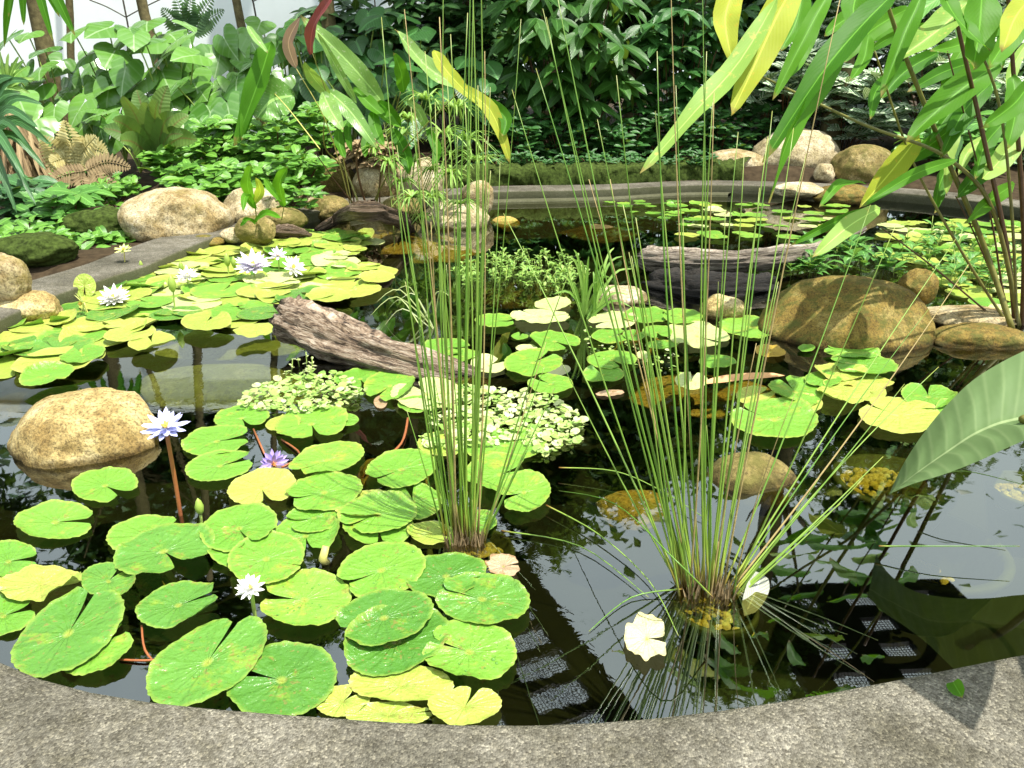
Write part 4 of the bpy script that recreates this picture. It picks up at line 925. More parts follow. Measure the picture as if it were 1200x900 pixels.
A2 = [(800, 700, 640, 20, .25), (803, 700, 636, 10, .1), (806, 700, 650, -20, .2), (798, 700, 600, 105, .2), (805, 700, 628, 80, .3), (808, 702, 700, 140, .1), (810, 700, 682, 140, .2), (812, 702, 715, 210, .2), (815, 700, 730, 240, .1), (818, 700, 768, 130, .2), (820, 702, 792, 100, .1), (822, 700, 785, -60, .2), (824, 702, 822, -70, .1), (826, 700, 828, 60, .1), (828, 702, 865, 155, .2), (830, 700, 872, 180, .1), (832, 702, 900, 160, .2), (834, 700, 905, 130, .3), (836, 702, 890, 220, .2), (838, 700, 930, 150, .4), (840, 702, 945, 180, .3), (842, 702, 1020, 240, .5), (844, 704, 1120, 280, .6), (846, 704, 1135, 310, .5), (848, 704, 1090, 360, .5), (850, 705, 1100, 430, .4), (852, 705, 1060, 450, .3), (854, 705, 1035, 535, .2), (856, 706, 1012, 560, .1), (858, 706, 985, 590, .1), (857, 706, 960, 560, .0), (820, 700, 850, 250, .1), (816, 700, 740, 300, .1), (812, 700, 690, 210, .2), (829, 700, 842, 330, .1), (835, 700, 880, 360, .1), (804, 700, 656, 420, .2), (802, 700, 590, 250, .6), (840, 700, 912, 330, .2), (808, 700, 745, 255, .0), (814, 700, 770, 60, .2), (831, 700, 835, 120, 0)]
reeds('fanning reed clump standing right of centre, leaning both ways', (828, 706), 60, A2, 14,
      [[P(835, 700, .1), P(790, 655, .22), P(720, 590, .2), P(655, 575, .05)], [P(800, 690, .02), P(740, 700, .008), P(690, 740, .004)], [P(1030, 640, .03), P(1100, 640, .05), P(1195, 640, .06)], [P(1090, 560, .1), P(1130, 552, .13), P(1200, 568, .12)]], 4)

# ------------------------------------------------------------------ floating leaflet mats and marginal water plants
def leafmat(poly, n, r, hz, label, mats, seed, white=.35):
    rnd = random.Random(seed); xs = [p[0] for p in poly]; ys = [p[1] for p in poly]; mbs = [MB(), MB()]; c = 0
    while c < n:
        x, y = rnd.uniform(min(xs), max(xs)), rnd.uniform(min(ys), max(ys))
        if not inpoly(x, y, poly): continue
        c += 1; z = rnd.uniform(.004, hz); p = P(x, y, z * .3); p.z = z
        a = rnd.uniform(0, 6.28); rr_ = r * rnd.choice([.5, .7, .9, 1.0, 1.3, 1.8])
        heart(mbs[1 if rnd.random() < white else 0], p, (math.cos(a), math.sin(a), 0), (rnd.gauss(0, .3), rnd.gauss(0, .3) - .1, 1), rr_ * 2, rr_ * 2, -.05, .0, n=9, shape='round')
    o = mbs[0].build('floating_leaflets', M[mats[0]]); tag(o, label, 'floating plants', kind='stuff')
    mbs[1].build('pale_leaflets', M[mats[1]], o)['kind'] = 'stuff'
leafmat([(275, 480), (300, 455), (350, 440), (400, 442), (430, 462), (400, 480), (350, 488)], 520, .011, .045, 'mat of tiny floating leaflets in front of the driftwood log', ('mat_leaf', 'mat_white'), 1)
leafmat([(500, 470), (545, 452), (600, 458), (650, 465), (688, 495), (680, 515), (640, 535), (600, 520), (560, 528), (505, 500)], 900, .011, .03, 'mat of pale floating leaflets right of the left reeds', ('mat_leaf', 'mat_white'), 2, .6)
leafmat([(492, 512), (530, 505), (560, 520), (540, 535), (495, 525)], 90, .011, .02, 'patch of yellow floating leaflets behind the left reed stems', ('mat_leaf', 'mat_white'), 3, .3)
leafmat([(680, 385), (720, 380), (790, 400), (800, 440), (740, 430), (690, 420)], 130, .008, .012, 'sparse leaflets and weed between the mid-pond pads', ('mat_leaf', 'mat_white'), 5, .3)
def sprigs(label, poly, n, h, lr, mat, seed, name='water_plant', cat='water plant', k=8):
    rnd = random.Random(seed); xs = [p[0] for p in poly]; ys = [p[1] for p in poly]; mb = MB(); sm = MB(); c = 0
    while c < n:
        x, y = rnd.uniform(min(xs), max(xs)), rnd.uniform(min(ys), max(ys))
        if not inpoly(x, y, poly): continue
        c += 1; p = P(x, y, .0); hh = h * rnd.uniform(.4, 1.1); t = p + Vector((rnd.gauss(0, .25) * hh, rnd.gauss(0, .25) * hh, hh))
        tube(sm, [p, t], .0025, 4)
        for i in range(k):
            q = p.lerp(t, rnd.uniform(.35, 1)); a = rnd.uniform(0, 6.28); d = Vector((math.cos(a), math.sin(a), rnd.uniform(-.1, .7)))
            leaf(mb, q, q + d * lr * rnd.uniform(.7, 1.3), lr * .55, (0, 0, 1), .1, 'oval', .15, 0, 3, cross=1)
    o = mb.build(name, M[mat]); tag(o, label, cat, kind='stuff'); sm.build('stems', M['stalk_green'], o)['kind'] = 'stuff'
sprigs('low bright green water plants covering the stone in mid pond', [(530, 342), (540, 318), (600, 308), (660, 312), (700, 330), (660, 350), (600, 340)], 150, .14, .035, 'sedge', 4)
sprigs('sprigs with tiny white flowers at the tail of the driftwood log', [(330, 450), (345, 430), (372, 428), (365, 452)], 9, .10, .02, 'mat_white', 6, k=5)
sprigs('bright leafy plants growing in shallow water behind the ginger', [(1050, 300), (1090, 280), (1160, 300), (1200, 330), (1160, 350), (1080, 345)], 60, .22, .075, 'mid_leaf', 7, k=6)
sprigs('dark leafy plants between the grey driftwood and the dome boulder', [(910, 318), (940, 300), (1040, 300), (1060, 330), (1000, 322), (930, 330)], 46, .17, .10, 'mid_leaf', 8, k=6)
def tuft(label, base, tips, wdt, mat='sedge', arcz=.15):
    f = P(*base, 0); root = empty('grass_tuft', f); tag(root, label, 'grass tuft', 'grass tufts in the pond'); mb = MB()
    for (tx, ty) in tips:
        tip = Q(tx, ty, f.y + U(-.2, .2)); foot = f + Vector((U(-.04, .04), U(-.04, .04), 0)); mid = foot.lerp(tip, .55) + Vector((0, 0, arcz * (tip - foot).length))
        leaf(mb, foot, tip, wdt, (U(-.3, .3), -.8, .4), 0, 'blade', .3, 0, path=spline([foot, mid, tip], 4), cross=1)
    part(mb, 'blades', M[mat], root)
tuft('tuft of strappy bright grass standing behind the mid-pond pads', (690, 372), [(664, 300), (672, 292), (680, 305), (690, 300), (700, 296), (706, 310), (655, 322), (715, 325), (725, 335), (735, 345), (648, 345), (708, 340), (695, 318), (685, 322), (668, 330), (740, 360), (730, 300), (742, 315), (720, 290), (700, 330)], .022, arcz=.25)
tuft('small pale arching grass tuft behind the driftwood log', (500, 385), [(432, 372), (440, 355), (455, 362), (470, 350), (448, 385), (530, 350), (520, 345), (462, 342)], .008, 'mat_white', .4)
# ------------------------------------------------------------------ big plants traced leaf by leaf
def traced(name, label, cat, base, leaves, stems, Y0, leafname='leaf', ws=1.0, rs=1.0):
    root = empty(name, base); tag(root, label, cat)
    for (pts, r0, r1, mat) in stems:
        c = spline([Q(x, y, Yq) if Yq is not None else Vector(base) for (x, y, Yq) in pts], 6)
        mb = MB(); tube(mb, c, [rs * lerp(r0, r1, i / (len(c) - 1)) for i in range(len(c))], 8); part(mb, 'stem', M[mat], root)
    for a in leaves:
        pts, w_, mat = a[0], a[1], a[2]; Ya = a[3] if len(a) > 3 else Y0; nr = a[4] if len(a) > 4 else (U(-.3, .3), -.9, .45)
        ps = [Q(x, y, Ya + k * (a[5] if len(a) > 5 else -.12)) for k, (x, y) in enumerate(pts)]
        c = spline(ps, max(4, 12 // (len(ps) - 1))); w = w_ * scale_at(ps[0]) * ws; mb = MB()
        leaf(mb, c[0], c[-1], w, nr, 0, 'lance', U(.15, .5), .09, path=c, cross=3, tw=U(-.5, .5))
        part(mb, leafname, M[mat], root)
G, GP, LM, SV = 'ginger', 'ginger_pale', 'lime', 'silver'
b0 = P(1186, 385, .05)
gr = random.Random(77); FILL = []
for _ in range(46):
    x, y = gr.uniform(985, 1215), gr.uniform(-10, 190); L = gr.uniform(50, 110); an = rad(gr.uniform(200, 275)); dx, dy = math.cos(an) * L, -math.sin(an) * L
    if x + dx < 960 or y + dy > 235 or (y + dy > 130 and x + dx < 1075): continue
    FILL.append(([(x, y), (x + dx * .5 - 6, y + dy * .42), (x + dx, y + dy)], gr.uniform(14, 26), gr.choice(['ginger', 'ginger', 'ginger', 'mid_leaf', 'ginger_pale']), gr.uniform(3.7, 4.6), (gr.uniform(-.6, .6), -.8, gr.uniform(-.1, .7))))
traced('ginger_plant', 'tall ginger plant with long drooping leaves leaning in from the right', 'ginger plant', tuple(b0), [
 ([(866, -25), (850, 20), (858, 72)], 36, LM, 3.3), ([(945, -40), (915, 10), (885, 75), (857, 134)], 46, LM, 3.2),
 ([(912, -5), (868, 70), (815, 130), (750, 204)], 33, GP, 3.0, (-.3, -.8, .5)), ([(975, -15), (945, 40), (905, 118)], 24, G, 3.3), ([(968, -5), (940, 60), (925, 90)], 20, G, 3.5),
 ([(1050, -10), (1010, 30), (960, 90), (893, 192)], 40, G, 3.0, (-.4, -.7, .6)), ([(990, 70), (955, 110), (925, 160), (900, 238)], 27, G, 2.9, (.5, -.8, .3)),
 ([(1018, 40), (1012, 70), (996, 95)], 18, G, 3.4), ([(1082, -10), (1060, 40), (1032, 114)], 25, G, 3.2), ([(1135, 2), (1100, 35), (1048, 72)], 38, GP, 3.4, (-.2, -.5, .9)),
 ([(1152, -30), (1148, 30), (1140, 82)], 50, G, 3.0, (.1, -1, .1)), ([(1200, 5), (1180, 45), (1158, 80)], 34, G, 3.2), ([(1170, 75), (1120, 110), (1062, 165)], 40, G, 3.6), ([(1162, 97), (1130, 130), (1102, 185)], 28, G, 3.8),
 ([(1187, 88), (1190, 130), (1180, 175)], 32, G, 3.5), ([(1122, 187), (1070, 205), (1008, 243)], 16, G, 3.4), ([(1078, 158), (1045, 200), (1008, 243)], 32, LM, 3.6), ([(1018, 245), (975, 262), (925, 288)], 13, G, 3.2),
 ([(1032, 243), (995, 265), (952, 302)], 26, GP, 3.1, (.2, -.6, .8)), ([(1015, 215), (985, 215), (960, 243)], 15, G, 3.4, (0, -.2, 1)), ([(1180, 180), (1150, 200), (1120, 232)], 30, G, 4.0), ([(1140, 130), (1090, 170), (1055, 192)], 24, G, 3.8),
 ([(1200, 150), (1170, 190), (1150, 210)], 30, GP, 3.9), ([(1060, 170), (1040, 200), (1030, 215)], 22, LM, 3.9), ([(1190, 215), (1160, 235), (1130, 262)], 22, G, 4.0), ([(1110, 195), (1100, 220), (1095, 250)], 20, G, 4.0), ([(1040, 90), (1025, 110), (1020, 140)], 18, G, 3.4),
 ([(1100, -20), (1120, 20), (1160, 60)], 30, G, 3.0), ([(1010, -20), (1000, 10), (1005, 45)], 34, G, 3.5), ([(940, -20), (935, 20), (915, 60)], 28, G, 3.6), ([(1215, -10), (1190, 20), (1175, 60)], 34, LM, 2.9),
 ([(1210, 90), (1190, 120), (1150, 150)], 30, G, 3.3), ([(1160, 20), (1130, 50), (1090, 60)], 22, G, 3.7)] + FILL,
 [([(1186, 385, None), (1150, 280, 4.0), (1105, 175, 3.7), (1055, 50, 3.3), (1030, -30, 3.1)], .022, .008, 'cane'),
  ([(1190, 385, 4.1), (1180, 290, 4.0), (1150, 150, 3.6), (1120, 20, 3.3), (1110, -40, 3.2)], .020, .007, 'cane_dark'),
  ([(1195, 385, 4.1), (1165, 250, 3.9), (1110, 185, 3.6), (1010, 145, 3.3), (873, 80, 3.05)], .018, .005, 'cane'),
  ([(1184, 385, 4.1), (1130, 300, 3.9), (1070, 190, 3.6), (1025, 60, 3.4)], .012, .005, 'cane'),
  ([(1198, 385, 4.1), (1200, 280, 4.0), (1190, 120, 3.7), (1180, -20, 3.4)], .022, .01, 'cane_dark'),
  ([(1180, 385, 4.15), (1150, 360, 4.1), (1090, 310, 4.0), (1030, 265, 3.9)], .009, .004, 'cane_dark'),
  ([(1182, 385, 4.15), (1165, 330, 4.1), (1140, 270, 4.0), (1120, 230, 3.9)], .008, .004, 'cane_dark'),
  ([(1188, 385, 4.1), (1175, 340, 4.1), (1160, 250, 4.0), (1110, 60, 3.5)], .011, .004, 'cane_dark'),
  ([(1192, 385, 4.1), (1185, 240, 3.6), (1165, 100, 3.2), (1100, -20, 2.9)], .012, .005, 'cane')], 3.5, ws=.86, rs=.72)
b1 = P(425, 252, .15)
traced('ginger_plant', 'clump of ginger with glossy mottled leaves rising behind the arched root', 'ginger plant', tuple(b1), [
 ([(450, 122), (410, 75), (352, 18)], 24, SV, 7.0), ([(418, 121), (395, 80), (372, 38)], 10, SV, 6.9), ([(386, 112), (368, 92), (356, 72)], 15, GP, 6.8),
 ([(384, 106), (410, 130), (442, 174)], 20, SV, 6.8), ([(378, 108), (388, 130), (402, 152)], 20, SV, 6.7), ([(414, 102), (440, 128), (472, 152)], 16, G, 7.0), ([(470, 150), (455, 130), (442, 118)], 14, G, 7.0),
 ([(538, 102), (500, 78), (463, 34)], 22, SV, 6.9), ([(473, 108), (470, 85), (462, 62)], 18, G, 6.8), ([(508, 58), (525, 85), (560, 122)], 17, LM, 6.6), ([(535, 100), (575, 130), (598, 192)], 18, LM, 6.5), ([(560, 112), (592, 138), (588, 160)], 15, G, 6.5),
 ([(410, 140), (408, 158), (413, 178)], 10, G, 6.8), ([(437, 128), (440, 150), (450, 172)], 14, G, 6.9), ([(396, 150), (398, 170), (404, 186)], 12, G, 6.8), ([(460, 150), (475, 180), (480, 205)], 16, G, 7.0), ([(500, 150), (490, 130), (476, 118)], 12, SV, 7.0),
 ([(446, 145), (430, 165), (428, 185)], 12, G, 6.9), ([(500, 150), (512, 175), (508, 195)], 12, G, 6.9)],
 [([(425, 252, None), (405, 200, 7.1), (380, 170, 7.0), (384, 112, 6.8)], .010, .004, 'cane'), ([(430, 245, 7.2), (418, 180, 7.1), (450, 120, 7.0)], .012, .005, 'cane_dark'), ([(440, 245, 7.2), (452, 180, 7.1), (470, 105, 6.9)], .010, .004, 'cane'),
  ([(434, 245, 7.2), (470, 180, 6.9), (540, 105, 6.6)], .008, .004, 'cane'), ([(420, 245, 7.2), (395, 215, 7.1), (370, 180, 7.0)], .008, .004, 'cane_dark'), ([(445, 250, 7.2), (446, 200, 7.1), (455, 170, 7.0)], .008, .004, 'cane_dark'), ([(416, 250, 7.2), (412, 215, 7.1), (400, 180, 7.0)], .008, .004, 'cane_dark')], 6.9)
traced('cordyline', 'plant with two curled dark red leaves on pale stalks above the ginger clump', 'red-leaved plant', tuple(P(410, 238, .15)), [
 ([(364, 64), (368, 30), (395, -12)], 15, 'red_leaf', 6.6), ([(347, 80), (338, 50), (352, 20)], 14, 'pink_leaf', 6.6)],
 [([(410, 238, None), (385, 150, 6.8), (347, 80, 6.6)], .006, .003, 'stalk_yellow'), ([(412, 238, 6.9), (392, 140, 6.8), (366, 62, 6.6)], .006, .003, 'cane')], 6.6)
traced('leafy_shoot', 'bright upright shoot with three leaves growing in front of the cream stones', 'young plant', tuple(P(302, 283, .02)), [
 ([(295, 236), (290, 215), (294, 192)], 15, G, 5.9), ([(296, 240), (305, 225), (300, 208)], 11, LM, 5.9), ([(300, 245), (288, 230), (285, 248)], 9, G, 5.8), ([(333, 242), (328, 215), (338, 195)], 15, G, 6.0), ([(310, 210), (318, 222), (330, 236)], 8, G, 6.0), ([(298, 260), (312, 250), (330, 256)], 9, G, 5.9), ([(300, 262), (290, 258), (282, 266)], 8, G, 5.9)],
 [([(302, 283, None), (300, 250, 5.9), (295, 232, 5.9)], .006, .003, 'cane'), ([(330, 258, 6.0), (333, 240, 6.0)], .005, .003, 'cane')], 5.9)
traced('ginger_plant', 'single long bright green leaf arching before the heart-leaved bed', 'ginger plant', tuple(P(300, 215, .25)), [
 ([(318, 48), (305, 90), (275, 172)], 27, G, 8.2), ([(312, 60), (295, 110), (283, 165)], 18, G, 8.2), ([(345, 112), (318, 118), (300, 140)], 44, SV, 8.3, (-.1, -1, .2)), ([(290, 30), (300, 45), (314, 62)], 9, SV, 8.2)],
 [([(300, 215, None), (310, 120, 8.3), (318, 48, 8.2)], .010, .004, 'cane'), ([(375, 175, 7.6), (340, 130, 8.0), (322, 110, 8.2)], .006, .004, 'stalk_yellow')], 8.2)
# big grey-green leaf at right edge
def big_leaf():
    Yc = 1.95; root = empty('elephant_ear', tuple(P(1330, 760, -.2))); tag(root, 'big corrugated grey-green leaf reaching in from the right edge over the pots', 'large-leaved plant')
    rib = [(1042, 579), (1072, 556), (1105, 533), (1140, 510), (1170, 497), (1200, 490), (1240, 478), (1290, 462)]
    up = [(1042, 579), (1058, 545), (1082, 508), (1112, 472), (1145, 442), (1190, 416), (1240, 396), (1310, 385)]
    lo = [(1042, 579), (1070, 567), (1106, 556), (1145, 541), (1180, 525), (1215, 512), (1260, 512), (1315, 500)]
    rp = spline([Q(x, y, Yc - .0 + i * .02) for i, (x, y) in enumerate(rib)], 6); u = spline([Q(x, y, Yc + .10 + .05 * i) for i, (x, y) in enumerate(up)], 6); l = spline([Q(x, y, Yc - .02 - .02 * i) for i, (x, y) in enumerate(lo)], 6)
    mb = MB(); vs = []; cs = []; fs = []; n = len(rp); K = 8
    for i in range(n):
        t = i / (n - 1)
        for j in range(-K, K + 1):
            a = abs(j) / K; q = rp[i].lerp(u[i] if j < 0 else l[i], a)
            wave = .006 * math.sin(t * 44 - a * 7) * math.sin(math.pi * min(1, a * 1.1)) - .018 * math.sin(math.pi * a) * t * 2
            q = q + Vector((0, -.5, .85)) * (-wave); vs.append(q); cs.append((j / K, t * 2, .5))
    m = 2 * K + 1
    for i in range(n - 1):
        for j in range(m - 1): fs.append((i * m + j, i * m + j + 1, (i + 1) * m + j + 1, (i + 1) * m + j))
    mb.add(vs, fs, cs); part(mb, 'leaf', M['ear'], root)
    mb = MB(); c = spline([Q(1198, 492, Yc), Q(1260, 480, Yc + .1), Q(1330, 560, Yc + .2), P(1330, 760, -.2)], 6); tube(mb, c, .012, 8); part(mb, 'leaf_stalk', M['cane'], root)
    # more leaves of the same plant beyond the frame, shading the rim corner
    mb = MB(); heart(mb, (1.16, 1.28, .80), (-.15, -1, -.1), (.1, -.1, 1), .40, .30, .1, .1); heart(mb, (1.50, 1.12, .78), (-.5, -.5, -.1), (.1, -.1, 1), .44, .36, .1, .1); heart(mb, (1.36, 1.5, .74), (-.3, .3, -.1), (.1, -.1, 1), .26, .22, .1, .1)
    tube(mb, [(1.16, 1.28, .80), (1.6, 1.7, .5), P(1330, 760, -.2)], .008, 6); tube(mb, [(1.50, 1.12, .78), (1.36, 1.5, .74), (1.7, 1.6, .4), P(1330, 760, -.2)], .008, 6);
    part(mb, 'leaf', M['ear'], root)
big_leaf()
# ------------------------------------------------------------------ umbrella sedge
def sedge(label, base, heads, Yd):
    f = P(*base, .0); root = empty('umbrella_sedge', f); tag(root, label, 'umbrella sedge', 'umbrella sedges behind the left reeds')
    for (hx, hy, rpx) in heads:
        top = Q(hx, hy, f.y + U(-.25, .25)); mb = MB(); tube(mb, curve(f + Vector((U(-.08, .08), U(-.05, .05), -.05)), top, (U(-.02, .02), 0, 0), 6), .0045, 5); part(mb, 'stem', M['stalk_green'], root)
        mb = MB(); L = rpx * scale_at(top)
        for i in range(R.randint(18, 26)):
            a = U(0, 6.28); d = Vector((math.cos(a), math.sin(a), U(-.25, .55))).normalized() * L * U(.7, 1.15)
            p = [top, top + d * .5 + Vector((0, 0, .10 * L)), top + d + Vector((0, 0, -.25 * L))]
            leaf(mb, top, p[2], .030, (0, 0, 1), 0, 'blade', .3, 0, path=spline(p, 3), cross=1)
        part(mb, 'umbrella', M['sedge'], root)
sedge('umbrella sedge with tall heads of narrow leaves behind the left reeds', (480, 262), [(500, 118, 38), (470, 160, 34), (535, 128, 40), (520, 158, 40), (486, 190, 32), (546, 165, 40), (508, 200, 34), (560, 190, 34), (478, 140, 34), (528, 182, 36)], 0)
sedge('short umbrella sedge in front of the upright cream stone', (510, 275), [(505, 232, 28), (528, 205, 34), (483, 232, 26), (540, 240, 24), (498, 255, 20)], 0)
sedge('leafy sedge in front of the white dome stone, bottom of the group', (470, 272), [(470, 215, 30), (455, 190, 26), (440, 175, 22)], 0)

# ------------------------------------------------------------------ bed plants
BG = 'heart-leaved plants in the left bed'
def heart_shrub(cx, cy, Y, wpx, hpx, n, lw, label, mat='philo', zb=.3, group=BG):
    n = int(n * .8) if mat == 'philo' else n
    c = Q(cx, cy, Y); s = scale_at(c); base = (c.x, Y + .1, min(zb, c.z)); root = empty('heart_leaf_plant', base); tag(root, label, 'leafy plant', group)
    mb = MB(); sm = MB(); pts = []
    for i in range(n * 30):
        if len(pts) >= n: break
        p = Vector((c.x + U(-.5, .5) * wpx * s, Y + U(-.45, .35), c.z + U(-.5, .5) * hpx * s))
        if all((p - q).length > lw * .42 for q in pts): pts.append(p)
    for p in pts:
        L = lw * U(.75, 1.15); h = (p.z - (c.z - hpx * s / 2)) / (hpx * s)
        nr = Vector((U(-.6, .6), -.75 + .45 * h + U(-.25, .25), .35 + .8 * h + U(-.3, .3))); td = Vector((U(-.7, .7), -.5, -.9 + .5 * h))
        heart(mb, p, td, nr, L, L * U(.8, .95), U(.05, .2), U(.1, .3))
        tube(sm, curve(base, p, (0, .1, .05), 5), .008, 5, cap=False)
    part(mb, 'leaves', M[mat], root); part(sm, 'leaf_stalks', M['stalk_green'], root)
HS = [(50, 88, 9.2, 100, 96, 19, .40, 'heart-leaved plant at the left end of the bed beside the palm trunk'),
 (120, 64, 9.6, 110, 64, 19, .42, 'heart-leaved plant along the top of the bed, below the first tree trunk'),
 (105, 120, 8.9, 90, 60, 13, .42, 'heart-leaved plant with a yellow-edged leaf facing out, above the dead fern'),
 (185, 84, 9.2, 110, 80, 20, .46, 'broad heart-leaved plant left of the second tree trunk foot'),
 (235, 50, 9.8, 130, 50, 22, .42, 'heart-leaved plant at the highest middle of the bed under the wall'),
 (255, 110, 8.9, 90, 70, 15, .46, 'heart-leaved plant with the broadest leaves at the right of the bed'),
 (205, 130, 8.7, 80, 50, 10, .40, 'heart-leaved plant behind the bird nest fern'),
 (325, 34, 9.9, 110, 56, 19, .40, 'heart-leaved plant at the upper right end of the bed'),
 (300, 80, 9.3, 70, 60, 12, .42, 'heart-leaved plant behind the single long bright leaf'),
 (30, 130, 8.6, 70, 60, 12, .36, 'heart-leaved plant low at the left end of the bed'),
 (150, 150, 8.5, 110, 40, 12, .36, 'heart-leaved plant low in the bed between fern and dead fronds')]
for a in HS: heart_shrub(*a)
DB = 'dark broad-leaved plants at the shaded back'
for a in [(400, 60, 10.2, 90, 90, 16, .42, 'dark broad-leaved plant behind the ginger clump, left one'), (470, 70, 10.3, 110, 100, 18, .40, 'dark broad-leaved plant behind the ginger clump, right one'), (365, 90, 9.6, 60, 120, 14, .40, 'tall dark broad-leaved plant right of the heart-leaved bed'), (430, 110, 9.4, 120, 80, 18, .34, 'dark plant low behind the mottled ginger leaves'), (545, 110, 10.0, 90, 100, 15, .36, 'dark plant in the gap left of the weeping shrub')]:
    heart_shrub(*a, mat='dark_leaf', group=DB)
def shrub(name, label, cat, cx, cy, Y, wpx, hpx, n, lw, ll, mat, depth=.5, group=None, droop=.0, clump=1, seed=1, stemmat='cane_dark', shape='oval', zb=None):
    rnd = random.Random(seed); c = Q(cx, cy, Y); s = scale_at(c); zb = zb if zb is not None else c.z - hpx * s * .6
    root = empty(name, (c.x, c.y, zb)); tag(root, label, cat, group); mb = MB(); sm = MB()
    k = 0
    while k < n:
        a, b_, d = rnd.uniform(-1, 1), rnd.uniform(-1, 1), rnd.uniform(-1, 1)
        if a * a + b_ * b_ + d * d > 1 or nz(a * 2.2 + seed, b_ * 2.2, d * 2) < -.18: continue
        k += 1; p = Vector((c.x + a * wpx * s / 2, c.y + d * depth, c.z + b_ * hpx * s / 2)); t0 = rnd.uniform(0, 6.28)
        if k % 6 == 0: tube(sm, curve((c.x + a * .3 * wpx * s / 2, c.y, zb), p, (0, 0, .05), 4), .008, 4, cap=False)
        for q in range(clump):
            th = t0 + q * 6.283 / clump + rnd.uniform(-.3, .3); dr = Vector((math.cos(th), math.sin(th) - .35, rnd.uniform(-.2, .5) - droop)).normalized()
            L = ll * rnd.uniform(.7, 1.2); leaf(mb, p, p + dr * L, lw * rnd.uniform(.8, 1.2), (rnd.uniform(-.3, .3), -.5, .9), .06, shape, .2, 0, 4, tint=rnd.random(), cross=1)
    part(mb, 'foliage', M[mat], root, smooth=True); part(sm, 'branches', M[stemmat], root); return root
CG2 = 'low leafy ground cover behind the stones'
for i, (cx, cy, Y, wp, hp, n, lab) in enumerate([(215, 190, 7.9, 70, 46, 70, 'leafy cover plant right of the bird nest fern'), (262, 165, 8.4, 80, 50, 90, 'leafy cover plant below the long bright leaf'), (240, 215, 7.3, 100, 40, 80, 'leafy cover plant just behind the big tan boulder'), (320, 175, 8.3, 90, 60, 110, 'leafy cover plant left of the ginger clump'), (350, 200, 7.8, 70, 44, 70, 'leafy cover plant behind the moss-covered stone'), (300, 210, 7.6, 80, 36, 70, 'leafy cover plant behind the leafy shoot'), (375, 150, 8.8, 60, 50, 60, 'leafy cover plant under the red-leaved plant')]):
    shrub('cover_plant', lab, 'leafy plant', cx, cy, Y, wp, hp, n, .075, .16, 'cover_leaf', .5, CG2, clump=3, seed=20 + i)
for i, (cx, cy, Y, wp, hp, n, lab) in enumerate([(610, 165, 10.2, 70, 60, 110, 'low dark shrub above the mossy kerb, left end'), (665, 160, 10.4, 80, 66, 130, 'low dark shrub above the mossy kerb, second from left'), (725, 168, 10.5, 80, 56, 130, 'low dark shrub above the mossy kerb, in the middle'), (780, 155, 10.7, 90, 66, 140, 'low dark shrub above the mossy kerb, taller one right of the middle'), (845, 160, 10.9, 80, 60, 120, 'low dark shrub behind the large granite boulder'), (900, 140, 11.2, 80, 60, 100, 'low dark shrub above the large granite boulder'), (570, 140, 10.4, 60, 60, 90, 'low dark shrub left of the mossy kerb shrubs')]):
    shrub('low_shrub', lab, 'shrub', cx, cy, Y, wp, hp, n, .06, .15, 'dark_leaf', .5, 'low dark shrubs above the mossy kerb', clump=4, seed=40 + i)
shrub('weeping_shrub', 'dark shrub with drooping whorls of glossy leaves at the back centre', 'shrub', 665, 50, 10.6, 170, 150, 60, .15, .46, 'weep', .7, None, .9, 6, 61, shape='lance', zb=.3)
shrub('weeping_shrub', 'dark glossy shrub behind the long lime leaves at upper right', 'shrub', 800, 60, 11.2, 170, 170, 110, .12, .36, 'dark_leaf', .7, None, .6, 5, 62, shape='lance', zb=.3)
for i, (cx, cy, Y, wp, hp, n, lab) in enumerate([(930, 100, 11.0, 90, 90, 60, 'striped-leaved shrub behind the long drooping ginger leaf, left one'), (1000, 120, 10.8, 110, 90, 80, 'striped-leaved shrub above the round speckled boulder'), (1020, 40, 11.4, 150, 90, 90, 'pale striped shrub at the top right behind the canes'), (1110, 100, 10.6, 130, 110, 90, 'striped-leaved shrub right of the thick cane'), (1180, 150, 10.4, 100, 110, 70, 'striped-leaved shrub at the right edge'), (1120, 30, 11.4, 170, 80, 90, 'striped shrub in the top right corner')]):
    shrub('striped_shrub', lab, 'shrub', cx, cy, Y, wp, hp, n, .13, .38, 'varieg', .6, 'striped-leaved shrubs at the right back', clump=4, seed=70 + i, shape='oval')
for a in [('tall dark shrub behind the red-leaved plant', 400, 60, 11.4, 90, 130, 110, 81), ('tall dark shrub behind the umbrella sedge', 455, 50, 11.2, 110, 150, 130, 82), ('tall dark shrub between the ginger clump and the weeping shrub', 530, 50, 11.4, 120, 160, 150, 83), ('dark leafy shrub behind the striped shrubs', 950, 40, 12.0, 150, 140, 120, 84)]:
    shrub('tall_shrub', a[0], 'shrub', a[1], a[2], a[3], a[4], a[5], a[6], .11, .30, 'tree_leaf', .5, 'tall dark shrubs at the back', clump=5, seed=a[7], shape='lance', droop=.4, zb=.2)
